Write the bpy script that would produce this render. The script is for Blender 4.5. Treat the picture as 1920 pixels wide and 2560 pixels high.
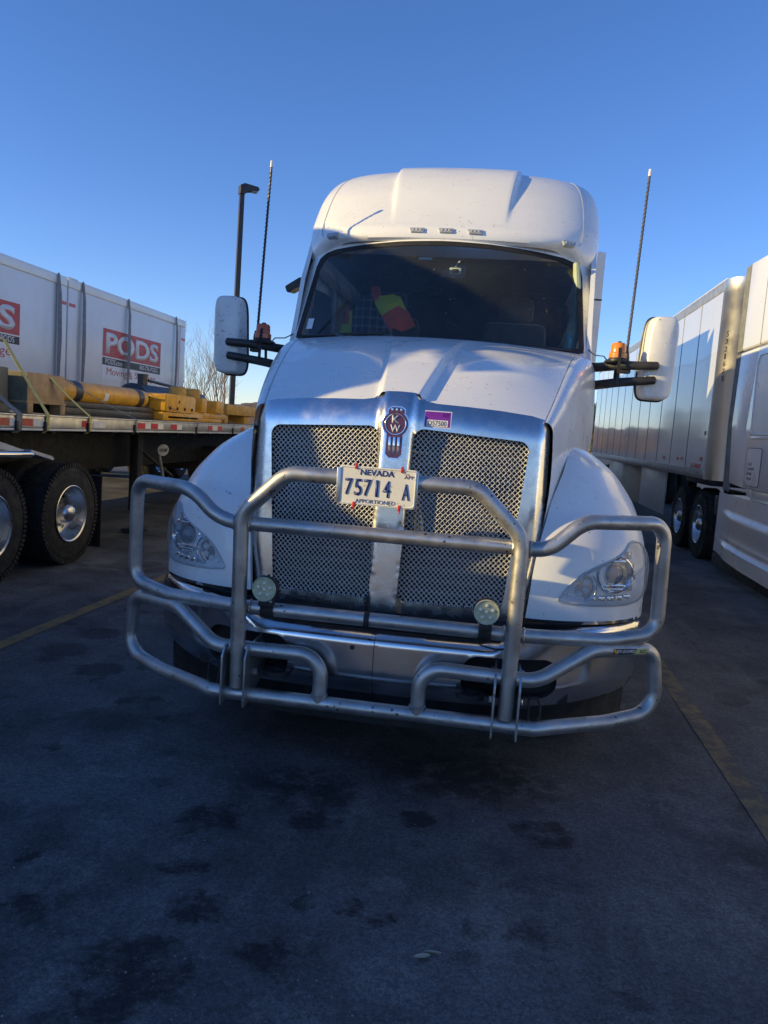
import bpy, bmesh, math, random
from mathutils import Vector, Matrix
from mathutils.geometry import delaunay_2d_cdt

random.seed(7)
R = math.radians
scene = bpy.context.scene
for o in list(bpy.data.objects):
    bpy.data.objects.remove(o)

# ------------------------------------------------------------------ camera, sky, sun, exposure
CAM_YAW, CAM_PITCH, CAM_ROLL, CAM_H = R(8.143), R(-6.026), R(4.075), 1.60
cam_data = bpy.data.cameras.new('camera')
cam = bpy.data.objects.new('camera', cam_data)
scene.collection.objects.link(cam)
fwd = Vector((-math.sin(CAM_YAW) * math.cos(CAM_PITCH), math.cos(CAM_YAW) * math.cos(CAM_PITCH), math.sin(CAM_PITCH)))
r0 = Vector((math.cos(CAM_YAW), math.sin(CAM_YAW), 0))
u0 = r0.cross(fwd)
rt = r0 * math.cos(CAM_ROLL) + u0 * math.sin(CAM_ROLL)
upv = -r0 * math.sin(CAM_ROLL) + u0 * math.cos(CAM_ROLL)
m = Matrix((rt, upv, -fwd)).transposed().to_4x4()
m.translation = Vector((0, 0, CAM_H))
cam.matrix_world = m
cam_data.sensor_fit = 'VERTICAL'
cam_data.sensor_height = 32.0
cam_data.lens = 1946.9 / 2560 * 32.0
cam_data.clip_start = 0.05
cam_data.clip_end = 6000
scene.camera = cam

SUN_AZ, SUN_EL = R(66), R(15)          # the light travels towards +Y, 66 degrees over to +X
world = bpy.data.worlds.new('World')
scene.world = world
world.use_nodes = True
wn = world.node_tree.nodes
sky = wn.new('ShaderNodeTexSky')
sky.sky_type = 'NISHITA'
sky.sun_disc = False
sky.sun_elevation = SUN_EL
sky.sun_rotation = math.pi + SUN_AZ
sky.altitude = 1300
sky.air_density = 1.0
sky.dust_density = 0.0
sky.ozone_density = 2.2
wn['Background'].inputs['Strength'].default_value = 0.112
hs = wn.new('ShaderNodeHueSaturation')
hs.inputs['Saturation'].default_value = 1.17
world.node_tree.links.new(sky.outputs[0], hs.inputs['Color'])
wb = wn.new('ShaderNodeMix')               # the phone's cool white balance
wb.data_type = 'RGBA'
wb.blend_type = 'MULTIPLY'
wb.inputs[0].default_value = 1.0
wb.inputs[7].default_value = (0.86, 0.87, 1.13, 1)
world.node_tree.links.new(hs.outputs[0], wb.inputs[6])
world.node_tree.links.new(wb.outputs[2], wn['Background'].inputs[0])

sd = bpy.data.lights.new('sun', 'SUN')
sd.energy = 3.5
sd.angle = R(0.53)
sd.color = (1.0, 0.75, 0.31)
sun = bpy.data.objects.new('sun', sd)
scene.collection.objects.link(sun)
sdir = Vector((math.sin(SUN_AZ) * math.cos(SUN_EL), math.cos(SUN_AZ) * math.cos(SUN_EL), -math.sin(SUN_EL)))
sun.rotation_euler = sdir.to_track_quat('-Z', 'Y').to_euler()

scene.view_settings.view_transform = 'Standard'
scene.view_settings.look = 'None'
scene.view_settings.gamma = 1.0
scene.view_settings.exposure = 0.80
scene.view_settings.use_curve_mapping = False
scene.cycles.max_bounces = 10
scene.cycles.transparent_max_bounces = 12

# ------------------------------------------------------------------ materials
MATS = {}


def nodes_of(name):
    mat = bpy.data.materials.new(name)
    mat.use_nodes = True
    nt = mat.node_tree
    b = nt.nodes['Principled BSDF']
    MATS[name] = mat
    return mat, nt, b


def N(nt, kind, **kw):
    n = nt.nodes.new('ShaderNode' + kind)
    for k, v in kw.items():
        if k in n.inputs.keys():
            n.inputs[k].default_value = v
        else:
            setattr(n, k, v)
    return n


def ramp(nt, fac, lo, hi, a=0.0, b=1.0):
    r = N(nt, 'MapRange')
    r.interpolation_type = 'SMOOTHSTEP'
    r.inputs['From Min'].default_value = lo
    r.inputs['From Max'].default_value = hi
    r.inputs['To Min'].default_value = a
    r.inputs['To Max'].default_value = b
    nt.links.new(fac, r.inputs['Value'])
    return r.outputs[0]


def mixc(nt, fac, a, b):
    x = N(nt, 'Mix', data_type='RGBA')
    for sock, v in ((x.inputs[0], fac), (x.inputs[6], a), (x.inputs[7], b)):
        if hasattr(v, 'is_linked'):
            nt.links.new(v, sock)
        elif isinstance(v, tuple):
            sock.default_value = (*v, 1)
        else:
            sock.default_value = v
    return x.outputs[2]


def math_(nt, op, a, b):
    x = N(nt, 'Math', operation=op)
    for i, v in enumerate((a, b)):
        if hasattr(v, 'is_linked'):
            nt.links.new(v, x.inputs[i])
        else:
            x.inputs[i].default_value = v
    return x.outputs[0]


def coords(nt, kind='Object'):
    return N(nt, 'TexCoord').outputs[kind]


def noise(nt, co, scale, detail=3.0, rough=0.55):
    n = N(nt, 'TexNoise', Scale=scale, Detail=detail, Roughness=rough)
    nt.links.new(co, n.inputs['Vector'])
    return n.outputs[0]


def voro(nt, co, scale, rnd=1.0):
    n = N(nt, 'TexVoronoi', Scale=scale, Randomness=rnd)
    nt.links.new(co, n.inputs['Vector'])
    return n.outputs['Distance'], n.outputs['Color']


def bump(nt, b, h, strength, dist=0.01):
    x = N(nt, 'Bump', Strength=strength, Distance=dist)
    nt.links.new(h, x.inputs['Height'])
    nt.links.new(x.outputs[0], b.inputs['Normal'])


def mat_simple(name, col, rough=0.5, metal=0.0, coat=0.0, var=0.12, vscale=9.0, bmp=0.0, bscale=60.0, dirt=0.0,
               specks=0.0, sscale=55.0, speck_col=(0.06, 0.045, 0.03), emit=None, sheen=0.0):
    mat, nt, b = nodes_of(name)
    co = coords(nt)
    dark = tuple(c * (1 - var) for c in col)
    light = tuple(min(1, c * (1 + var * 0.6)) for c in col)
    c = mixc(nt, ramp(nt, noise(nt, co, vscale, 4), 0.35, 0.68), dark, light)
    if dirt:
        f = math_(nt, 'MULTIPLY', ramp(nt, noise(nt, co, 3.1, 6, 0.65), 0.45, 0.75), dirt)
        c = mixc(nt, f, c, (0.16, 0.12, 0.085))
    if specks:
        d, _ = voro(nt, co, sscale)
        pat = ramp(nt, noise(nt, co, 2.3, 3), 0.36, 0.62)
        size = math_(nt, 'MULTIPLY', ramp(nt, noise(nt, co, sscale * 0.5, 1), 0.45, 0.8), 0.36 * specks)
        s = math_(nt, 'LESS_THAN', d, size)
        c = mixc(nt, math_(nt, 'MULTIPLY', s, ramp(nt, pat, 0, 1, 0.25, 0.85)), c, speck_col)
    nt.links.new(c, b.inputs['Base Color'])
    rr = ramp(nt, noise(nt, co, vscale * 1.7, 5), 0.3, 0.7, rough * 0.82, min(1, rough * 1.22))
    nt.links.new(rr, b.inputs['Roughness'])
    b.inputs['Metallic'].default_value = metal
    b.inputs['Coat Weight'].default_value = coat
    b.inputs['Coat Roughness'].default_value = 0.05
    if sheen:
        b.inputs['Sheen Weight'].default_value = sheen
    if bmp:
        bump(nt, b, noise(nt, co, bscale, 4), bmp, 0.004)
    if emit:
        b.inputs['Emission Color'].default_value = (*emit[0], 1)
        b.inputs['Emission Strength'].default_value = emit[1]
    return mat


def mat_glass(name, tint, gloss=0.03, ior=1.5, haze=0.0, dust=(0.5, 0.49, 0.46)):
    """thin pane: see-through with a Fresnel reflection and a dusty haze that also stands in for reflected sky"""
    mat, nt, b = nodes_of(name)
    nt.nodes.remove(b)
    out = nt.nodes['Material Output']
    co = coords(nt)
    tr = N(nt, 'BsdfTransparent')
    tr.inputs[0].default_value = (*tint, 1)
    gl = N(nt, 'BsdfGlossy', Roughness=gloss)
    fr = N(nt, 'Fresnel', IOR=ior)
    m1 = N(nt, 'MixShader')
    nt.links.new(fr.outputs[0], m1.inputs[0])
    nt.links.new(tr.outputs[0], m1.inputs[1])
    nt.links.new(gl.outputs[0], m1.inputs[2])
    df = N(nt, 'BsdfDiffuse')
    df.inputs[0].default_value = (*dust, 1)  # one tone for dust specks and the painted haze
    m2 = N(nt, 'MixShader')
    d, _ = voro(nt, co, 38.0)
    s = math_(nt, 'LESS_THAN', d, math_(nt, 'MULTIPLY', ramp(nt, noise(nt, co, 21.0, 1), 0.5, 0.8), 0.2))
    f = math_(nt, 'MULTIPLY', s, 0.5 if haze else 0.0)
    f = math_(nt, 'ADD', f, math_(nt, 'MULTIPLY', ramp(nt, noise(nt, co, 2.5, 5), 0.3, 0.8, 0.5, 1.0), haze))
    nt.links.new(f, m2.inputs[0])
    nt.links.new(m1.outputs[0], m2.inputs[1])
    nt.links.new(df.outputs[0], m2.inputs[2])
    nt.links.new(m2.outputs[0], out.inputs[0])
    return mat


mat_simple('white_paint', (0.84, 0.84, 0.82), 0.30, coat=0.5, var=0.02, vscale=3, dirt=0.03, specks=0.85, sscale=58, speck_col=(0.20, 0.16, 0.11))
mat_simple('white_mirror', (0.78, 0.77, 0.74), 0.36, coat=0.25, var=0.05, dirt=0.14, specks=1.15, sscale=70)
mat_simple('trailer_white', (0.68, 0.68, 0.66), 0.16, coat=1.0, var=0.02, vscale=1.5, dirt=0.03)
mat_simple('container_white', (0.68, 0.69, 0.69), 0.4, coat=0.15, var=0.03, vscale=2, dirt=0.06)
mat_simple('tractor_white', (0.76, 0.76, 0.75), 0.32, coat=0.5, var=0.015, vscale=1.5, dirt=0.02)
mat_simple('chrome', (0.76, 0.76, 0.76), 0.24, metal=1.0, var=0.05, vscale=12, dirt=0.10, specks=0.6, sscale=80)
mat_simple('bumper_chrome', (0.78, 0.78, 0.79), 0.19, metal=1.0, var=0.10, vscale=7, dirt=0.14, specks=0.7, sscale=60)
mat_simple('mesh_wire', (0.80, 0.79, 0.76), 0.45, metal=0.55, var=0.05)
mat_simple('guard_steel', (0.52, 0.51, 0.49), 0.42, metal=0.88, var=0.16, vscale=9, dirt=0.26, specks=1.15, sscale=42)
mat_simple('polished', (0.82, 0.82, 0.83), 0.08, metal=1.0, var=0.04)
mat_simple('alloy', (0.62, 0.62, 0.62), 0.30, metal=1.0, var=0.12, dirt=0.15)
mat_simple('stainless', (0.78, 0.75, 0.68), 0.36, metal=1.0, var=0.04, vscale=2)
mat_simple('black_plastic', (0.022, 0.023, 0.025), 0.45, var=0.25, bmp=0.1, bscale=300)
mat_simple('arm_black', (0.028, 0.028, 0.028), 0.5, var=0.3, dirt=0.25)
mat_simple('black_rubber', (0.018, 0.018, 0.018), 0.72, var=0.3, bmp=0.25, bscale=90, dirt=0.10)
mat_simple('tyre_rubber', (0.022, 0.022, 0.022), 0.82, var=0.25, bmp=0.2, bscale=70, dirt=0.09)
mat_simple('dark_frame', (0.016, 0.017, 0.020), 0.6, var=0.3, dirt=0.05)
mat_simple('cabin_dark', (0.055, 0.058, 0.066), 0.75, var=0.2)
mat_simple('cabin_grey', (0.10, 0.105, 0.11), 0.7, var=0.2)
mat_simple('seat_cloth', (0.05, 0.055, 0.065), 0.85, var=0.2, sheen=0.2)
mat_simple('emblem_red', (0.085, 0.012, 0.02), 0.2, coat=0.8, var=0.1)
mat_simple('plate_white', (0.74, 0.72, 0.64), 0.4, var=0.05, dirt=0.10, specks=1.3, sscale=95, speck_col=(0.25, 0.16, 0.07))
mat_simple('plate_blue', (0.045, 0.065, 0.23), 0.45, var=0.15)
mat_simple('tie_red', (0.62, 0.03, 0.03), 0.45, var=0.1)
mat_simple('amber', (0.78, 0.24, 0.02), 0.22, coat=0.5, var=0.1)
mat_simple('amber_red', (0.55, 0.10, 0.03), 0.25, coat=0.4, var=0.1)
mat_simple('pod_lens', (0.50, 0.51, 0.34), 0.22, coat=0.6, var=0.15, vscale=60)
mat_simple('led_dome', (0.75, 0.75, 0.58), 0.12, coat=1.0, var=0.05)
mat_simple('sticker_purple', (0.20, 0.03, 0.33), 0.4, var=0.1)
mat_simple('sticker_white', (0.72, 0.72, 0.72), 0.45, var=0.04)
mat_simple('print_black', (0.02, 0.02, 0.022), 0.5, var=0.1)
mat_simple('print_violet', (0.08, 0.012, 0.14), 0.5, var=0.1)
mat_simple('lamp_reflector', (0.80, 0.82, 0.86), 0.10, metal=1.0, var=0.06, vscale=40)
mat_simple('lamp_housing', (0.88, 0.90, 0.93), 0.4, metal=0.0, var=0.04, coat=0.3)
mat_simple('lamp_grey', (0.50, 0.53, 0.56), 0.4, metal=0.2, var=0.1)
mat_simple('lamp_glass', (0.20, 0.23, 0.29), 0.06, coat=1.0, var=0.05)
mat_simple('marker_clear', (0.55, 0.55, 0.52), 0.2, metal=0.3, coat=0.6, var=0.15, vscale=80)
mat_simple('yellow_steel', (0.66, 0.34, 0.025), 0.42, var=0.18, dirt=0.16)
mat_simple('yellow_pale', (0.56, 0.33, 0.07), 0.6, var=0.2, dirt=0.2)
mat_simple('tank_black', (0.035, 0.037, 0.042), 0.42, var=0.2, dirt=0.15)
mat_simple('strap_yellow', (0.50, 0.45, 0.16), 0.8, var=0.15)
mat_simple('strap_grey', (0.20, 0.21, 0.20), 0.8, var=0.2)
mat_simple('strap_band', (0.17, 0.18, 0.20), 0.75, var=0.15)
mat_simple('strap_dark', (0.10, 0.105, 0.12), 0.75, var=0.15)
mat_simple('wood_box', (0.46, 0.30, 0.15), 0.75, var=0.16, bmp=0.15, dirt=0.12)
mat_simple('wood_dark', (0.20, 0.19, 0.14), 0.8, var=0.2, dirt=0.2)
mat_simple('rail_alu', (0.52, 0.52, 0.50), 0.42, metal=0.75, var=0.15, dirt=0.25)
mat_simple('reflect_red', (0.50, 0.03, 0.03), 0.35, var=0.15)
mat_simple('reflect_white', (0.70, 0.70, 0.68), 0.35, var=0.08)
mat_simple('pods_red', (0.47, 0.05, 0.05), 0.5, var=0.06)
mat_simple('vest_yellow', (0.66, 0.78, 0.06), 0.7, var=0.1)
mat_simple('vest_orange', (0.80, 0.12, 0.06), 0.7, var=0.1)
mat_simple('pale_green', (0.45, 0.52, 0.34), 0.6, var=0.1)
mat_simple('bottle_blue', (0.25, 0.50, 0.55), 0.3, var=0.1)
mat_simple('concrete', (0.40, 0.365, 0.31), 0.85, var=0.2, vscale=0.8, dirt=0.15, bmp=0.2)
mat_simple('lamp_post', (0.045, 0.043, 0.045), 0.5, metal=0.1, var=0.15)
mat_simple('bark', (0.25, 0.18, 0.13), 0.85, var=0.25, bmp=0.3)
mat_simple('leaf_green', (0.075, 0.10, 0.030), 0.7, var=0.35, vscale=3)
mat_simple('dry_leaf', (0.45, 0.40, 0.28), 0.8, var=0.2)
mat_simple('skid_beige', (0.40, 0.36, 0.30), 0.6, var=0.12)
mat_simple('hill_far', (0.20, 0.24, 0.32), 0.95, var=0.15, vscale=0.01)  # blue-grey tone carries the air haze of distance
mat_simple('hill_brown', (0.17, 0.12, 0.085), 0.95, var=0.25, vscale=0.05)
mat_glass('windshield_glass', (0.80, 0.87, 0.86), 0.02, 1.5, 0.065, (0.46, 0.50, 0.50))
mat_glass('clear_lens', (0.97, 0.99, 1.0), 0.03, 1.5, 0.17, (0.85, 0.87, 0.9))  # pale haze brightens the lens in place of reflected sky


def mat_plaid():
    mat, nt, b = nodes_of('plaid')
    co = coords(nt)
    sep = N(nt, 'SeparateXYZ')
    nt.links.new(co, sep.inputs[0])
    fx = math_(nt, 'LESS_THAN', math_(nt, 'FRACT', math_(nt, 'MULTIPLY', sep.outputs[0], 17.0), 0), 0.24)
    fz = math_(nt, 'LESS_THAN', math_(nt, 'FRACT', math_(nt, 'MULTIPLY', sep.outputs[2], 15.0), 0), 0.24)
    f = math_(nt, 'MULTIPLY', math_(nt, 'ADD', fx, fz), 0.5)
    nt.links.new(mixc(nt, f, (0.03, 0.04, 0.08), (0.32, 0.36, 0.42)), b.inputs['Base Color'])
    b.inputs['Roughness'].default_value = 0.9


STAINS = [(-1.022, 2.835, 0.118, 0.154), (-0.937, 2.979, 0.061, 0.089), (-0.624, 2.99, 0.115, 0.11), (-0.176, 2.913, 0.03, 0.032), (-1.003, 2.517, 0.089, 0.067), (-1.548, 2.443, 0.057, 0.045), (-0.849, 2.306, 0.097, 0.082), (-0.362, 2.435, 0.05, 0.047), (-0.271, 2.407, 0.059, 0.04), (-0.53, 2.403, 0.037, 0.041), (-0.916, 1.984, 0.171, 0.147), (-0.544, 2.129, 0.111, 0.089), (-0.214, 3.091, 0.079, 0.088), (-0.93, 1.85, 0.099, 0.083), (-0.76, 3.206, 0.309, 0.21), (-0.045, 3.572, 0.461, 0.272), (-1.39, 2.126, 0.098, 0.103), (0.319, 3.109, 0.119, 0.119)]
DUST = [(-0.26, 2.6, 0.07, 0.058), (-0.434, 1.935, 0.114, 0.061), (-1.151, 1.831, 0.074, 0.087), (0.765, 2.665, 0.255, 0.389), (0.194, 2.542, 0.212, 0.323), (-0.021, 2.46, 0.142, 0.104), (-1.378, 2.369, 0.139, 0.122), (-1.88, 2.954, 0.305, 0.192), (1.015, 3.603, 0.161, 0.331), (-0.218, 2.118, 0.124, 0.08)]


def mat_asphalt():
    mat, nt, b = nodes_of('asphalt')
    co = coords(nt)
    nz = N(nt, 'TexNoise', Scale=4.0, Detail=6.0, Roughness=0.65)
    nt.links.new(co, nz.inputs['Vector'])
    off = N(nt, 'VectorMath', operation='MULTIPLY_ADD')
    nt.links.new(nz.outputs['Color'], off.inputs[0])
    off.inputs[1].default_value = (0.34, 0.34, 0)
    nt.links.new(co, off.inputs[2])
    wob = off.outputs[0]
    of2 = N(nt, 'VectorMath', operation='MULTIPLY_ADD')
    nz2 = N(nt, 'TexNoise', Scale=14.0, Detail=6.0, Roughness=0.7)
    nt.links.new(co, nz2.inputs['Vector'])
    nt.links.new(nz2.outputs['Color'], of2.inputs[0])
    of2.inputs[1].default_value = (0.20, 0.20, 0)
    nt.links.new(co, of2.inputs[2])
    wob2 = of2.outputs[0]
    base = mixc(nt, ramp(nt, noise(nt, co, 0.8, 7, 0.62), 0.36, 0.66), (0.060, 0.062, 0.066), (0.118, 0.120, 0.125))
    # worn wheel tracks that run along the bays
    mp = N(nt, 'Mapping')
    mp.inputs['Scale'].default_value = (2.4, 0.35, 1)
    mp.inputs['Rotation'].default_value = (0, 0, 0.12)
    nt.links.new(co, mp.inputs[0])
    streak = ramp(nt, noise(nt, mp.outputs[0], 1.7, 7, 0.7), 0.46, 0.70)
    base = mixc(nt, math_(nt, 'MULTIPLY', streak, 0.45), base, (0.15, 0.149, 0.147))
    # pale dusty patches with ragged edges
    dust = ramp(nt, noise(nt, wob, 1.1, 8, 0.72), 0.55, 0.66)
    base = mixc(nt, math_(nt, 'MULTIPLY', dust, 0.55), base, (0.20, 0.197, 0.192))
    # large soft oil stains, then drip spots of mixed size
    big = ramp(nt, noise(nt, wob, 0.95, 6, 0.62), 0.50, 0.66)
    base = mixc(nt, math_(nt, 'MULTIPLY', big, 0.62), base, (0.024, 0.0245, 0.026))
    for sc, rmax, wt in ((2.3, 0.42, 0.62), (6.5, 0.36, 0.6)):
        d2, c2 = voro(nt, wob2, sc)
        s2 = N(nt, 'SeparateColor')
        nt.links.new(c2, s2.inputs[0])
        rad = ramp(nt, s2.outputs[0], 0.5, 1.0, -0.08, rmax)
        spot = ramp(nt, math_(nt, 'SUBTRACT', rad, d2), -0.03, 0.06)
        area = ramp(nt, noise(nt, co, 0.6, 3), 0.40, 0.60)
        base = mixc(nt, math_(nt, 'MULTIPLY', math_(nt, 'MULTIPLY', spot, area), wt), base, (0.018, 0.0185, 0.020))
    # the oil and dust marks of this bay, (x, y, half width, half depth) in metres
    for marks, col, wt in ((DUST, (0.165, 0.163, 0.16), 0.42), (STAINS, (0.016, 0.0165, 0.018), 0.85)):
        acc = None
        for (x, y, rx, ry) in marks:
            sb = N(nt, 'VectorMath', operation='SUBTRACT')
            nt.links.new(wob2, sb.inputs[0])
            sb.inputs[1].default_value = (x + 0.10, y + 0.10, 0)
            dv = N(nt, 'VectorMath', operation='MULTIPLY')
            nt.links.new(sb.outputs[0], dv.inputs[0])
            dv.inputs[1].default_value = (1 / rx, 1 / ry, 0)
            ln = N(nt, 'VectorMath', operation='LENGTH')
            nt.links.new(dv.outputs[0], ln.inputs[0])
            f_ = ramp(nt, ln.outputs['Value'], 0.75, 1.22, 1.0, 0.0) if rx < 0.2 else ramp(nt, ln.outputs['Value'], 0.4, 1.6, 1.0, 0.0)
            acc = f_ if acc is None else math_(nt, 'MAXIMUM', acc, f_)
        brk = ramp(nt, noise(nt, co, 6.0, 8, 0.75), 0.38, 0.56, 0.05, 1.0)
        base = mixc(nt, math_(nt, 'MULTIPLY', math_(nt, 'MULTIPLY', acc, brk), wt), base, col)
    # stones of the wearing course, coarse and fine
    h = None
    for sc, amt in ((75.0, 0.16), (190.0, 0.24)):
        d, vc = voro(nt, co, sc)
        sp = N(nt, 'SeparateColor')
        nt.links.new(vc, sp.inputs[0])
        g = ramp(nt, sp.outputs[0], 0.0, 1.0, 1.0 - amt, 1.0 + amt * 1.15)
        mx = N(nt, 'VectorMath', operation='SCALE')
        nt.links.new(base, mx.inputs[0])
        nt.links.new(g, mx.inputs['Scale'])
        base = mx.outputs[0]
        hh_ = math_(nt, 'MULTIPLY', sp.outputs[0], 0.7)
        h = hh_ if h is None else math_(nt, 'ADD', h, hh_)
    # few pale stones
    d3, c3 = voro(nt, co, 60.0)
    s3 = N(nt, 'SeparateColor')
    nt.links.new(c3, s3.inputs[0])
    chip = math_(nt, 'LESS_THAN', d3, ramp(nt, s3.outputs[1], 0.80, 1.0, 0.0, 0.24))
    base = mixc(nt, math_(nt, 'MULTIPLY', chip, 0.55), base, (0.22, 0.22, 0.215))
    nt.links.new(base, b.inputs['Base Color'])
    b.inputs['Roughness'].default_value = 0.84
    b.inputs['Specular IOR Level'].default_value = 0.3
    h = math_(nt, 'ADD', h, math_(nt, 'MULTIPLY', noise(nt, co, 30.0, 6), 1.2))
    bump(nt, b, h, 0.28, 0.005)


def mat_line(name, lo, hi, col):
    mat, nt, b = nodes_of(name)
    co = coords(nt)
    w = ramp(nt, noise(nt, co, 7.0, 8, 0.75), lo, hi)
    d, c = voro(nt, co, 150.0)
    base = mixc(nt, w, col, (0.085, 0.083, 0.078))
    base = mixc(nt, math_(nt, 'MULTIPLY', ramp(nt, d, 0.0, 0.6), 0.35), base, (0.06, 0.058, 0.055))
    nt.links.new(base, b.inputs['Base Color'])
    b.inputs['Roughness'].default_value = 0.85
    bump(nt, b, noise(nt, co, 60.0, 5), 0.5, 0.005)


mat_plaid()
mat_asphalt()
mat_line('yellow_line', 0.46, 0.66, (0.30, 0.20, 0.065))
mat_line('faded_line', 0.36, 0.58, (0.26, 0.19, 0.085))

# ------------------------------------------------------------------ helpers
COL = scene.collection


def thing(name, label, cat, loc=(0, 0, 0), rotz=0.0, group=None):
    o = bpy.data.objects.new(name, None)
    COL.objects.link(o)
    o.location = loc
    o.rotation_euler = (0, 0, rotz)
    tag(o, label, cat, group)
    return o


def tag(o, label, cat, group=None):
    o['label'] = label
    o['category'] = cat
    if group:
        o['group'] = group
    return o


def mob(name, verts, faces, mat, parent=None, smooth=True, angle=35, loc=None, kind=None):
    me = bpy.data.meshes.new(name)
    me.from_pydata([tuple(v) for v in verts], [], faces)
    bm = bmesh.new()
    bm.from_mesh(me)
    bmesh.ops.recalc_face_normals(bm, faces=bm.faces)
    bm.to_mesh(me)
    bm.free()
    if smooth:
        me.polygons.foreach_set('use_smooth', [True] * len(me.polygons))
        if angle < 180:
            me.set_sharp_from_angle(angle=R(angle))
    me.materials.append(MATS[mat])
    return link(name, me, parent, loc, kind)


def link(name, me, parent=None, loc=None, kind=None):
    o = bpy.data.objects.new(name, me)
    COL.objects.link(o)
    if parent:
        o.parent = parent
    if loc is not None:
        o.location = loc
    if kind:
        o['kind'] = kind
    return o


def copy_tree(o, parent=None):
    c = o.copy()
    COL.objects.link(c)
    c.parent = parent
    for ch in list(o.children):
        copy_tree(ch, c)
    return c


class MB:
    """collects shapes for ONE part"""

    def __init__(self):
        self.v, self.f = [], []

    def add(self, v, f):
        n = len(self.v)
        self.v += [Vector(p) for p in v]
        self.f += [[i + n for i in q] for q in f]
        return self

    def box(self, x0, x1, y0, y1, z0, z1, bev=0.0, mat=None):
        bm = bmesh.new()
        bmesh.ops.create_cube(bm, size=1.0)
        for v in bm.verts:
            v.co = Vector(((x0 + x1) / 2 + v.co.x * (x1 - x0), (y0 + y1) / 2 + v.co.y * (y1 - y0), (z0 + z1) / 2 + v.co.z * (z1 - z0)))
        if bev:
            bmesh.ops.bevel(bm, geom=bm.edges[:], offset=bev, segments=2, affect='EDGES', profile=0.5)
        if mat is not None:
            bmesh.ops.transform(bm, matrix=mat, verts=bm.verts)
        self._bm(bm)
        return self

    def _bm(self, bm):
        bm.verts.index_update()
        self.add([v.co.copy() for v in bm.verts], [[v.index for v in f.verts] for f in bm.faces])
        bm.free()

    def prism(self, poly, fn0, fn1, bev=0.0):
        """poly of 2D points, swept between fn0(p) and fn1(p)"""
        n = len(poly)
        v = [fn0(p) for p in poly] + [fn1(p) for p in poly]
        f = [list(range(n)), list(range(2 * n - 1, n - 1, -1))] + [[i, (i + 1) % n, n + (i + 1) % n, n + i] for i in range(n)]
        if bev:
            bm = bmesh.new()
            vs = [bm.verts.new(p) for p in v]
            for q in f:
                bm.faces.new([vs[i] for i in q])
            bmesh.ops.recalc_face_normals(bm, faces=bm.faces)
            bmesh.ops.bevel(bm, geom=bm.edges[:], offset=bev, segments=3, affect='EDGES', profile=0.5, clamp_overlap=True)
            self._bm(bm)
        else:
            self.add(v, f)
        return self

    def tube(self, pts, r, n=10, closed=False, caps=True):
        pts = [Vector(p) for p in pts]
        k = len(pts)
        rr = r if isinstance(r, (list, tuple)) else [r] * k
        tang = []
        for i in range(k):
            a = pts[i - 1] if (i or closed) else pts[i]
            b = pts[(i + 1) % k] if (i < k - 1 or closed) else pts[i]
            tang.append((b - a).normalized())
        nrm = tang[0].orthogonal().normalized()
        v = []
        frames = []
        for i in range(k):
            nrm = (nrm - tang[i] * nrm.dot(tang[i])).normalized()
            frames.append((nrm.copy(), tang[i].cross(nrm)))
        for i in range(k):
            e1, e2 = frames[i]
            for j in range(n):
                a = 2 * math.pi * j / n
                v.append(pts[i] + (e1 * math.cos(a) + e2 * math.sin(a)) * rr[i])
        f = []
        for i in range(k if closed else k - 1):
            i2 = (i + 1) % k
            off = 0
            if closed and i2 == 0:   # match the twist at the joint
                best = min(range(n), key=lambda s: (v[i * n] - v[s]).length - 0 * s)
                off = best
            for j in range(n):
                f.append([i * n + j, i * n + (j + 1) % n, i2 * n + (j + 1 + off) % n, i2 * n + (j + off) % n])
        if caps and not closed:
            f.append(list(range(n - 1, -1, -1)))
            f.append([(k - 1) * n + j for j in range(n)])
        return self.add(v, f)

    def lathe(self, prof, M=None, n=24, cap=True):
        """prof = [(radius, height)] round local Z, then M"""
        M = M or Matrix()
        v, f = [], []
        for (r, h) in prof:
            for j in range(n):
                a = 2 * math.pi * j / n
                v.append(M @ Vector((r * math.cos(a), r * math.sin(a), h)))
        for i in range(len(prof) - 1):
            for j in range(n):
                f.append([i * n + j, i * n + (j + 1) % n, (i + 1) * n + (j + 1) % n, (i + 1) * n + j])
        if cap and prof[0][0] > 1e-6:
            f.append(list(range(n - 1, -1, -1)))
        if cap and prof[-1][0] > 1e-6:
            f.append([(len(prof) - 1) * n + j for j in range(n)])
        return self.add(v, f)

    def ribbon(self, pts, side, w, t=0.003):
        """flat strap along pts; side = unit width direction"""
        s = Vector(side).normalized() * (w / 2)
        pts = [Vector(p) for p in pts]
        v, f = [], []
        for i, p in enumerate(pts):
            a = pts[max(0, i - 1)]
            b = pts[min(len(pts) - 1, i + 1)]
            nn = (b - a).normalized().cross(s.normalized()) * (t / 2)
            v += [p + s + nn, p - s + nn, p - s - nn, p + s - nn]
        for i in range(len(pts) - 1):
            for j in range(4):
                f.append([i * 4 + j, i * 4 + (j + 1) % 4, i * 4 + 4 + (j + 1) % 4, i * 4 + 4 + j])
        f += [[3, 2, 1, 0], [len(v) - 4 + j for j in range(4)]]
        return self.add(v, f)

    def build(self, name, mat, parent=None, smooth=True, angle=35, loc=None, kind=None):
        return mob(name, self.v, self.f, mat, parent, smooth, angle, loc, kind)


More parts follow.
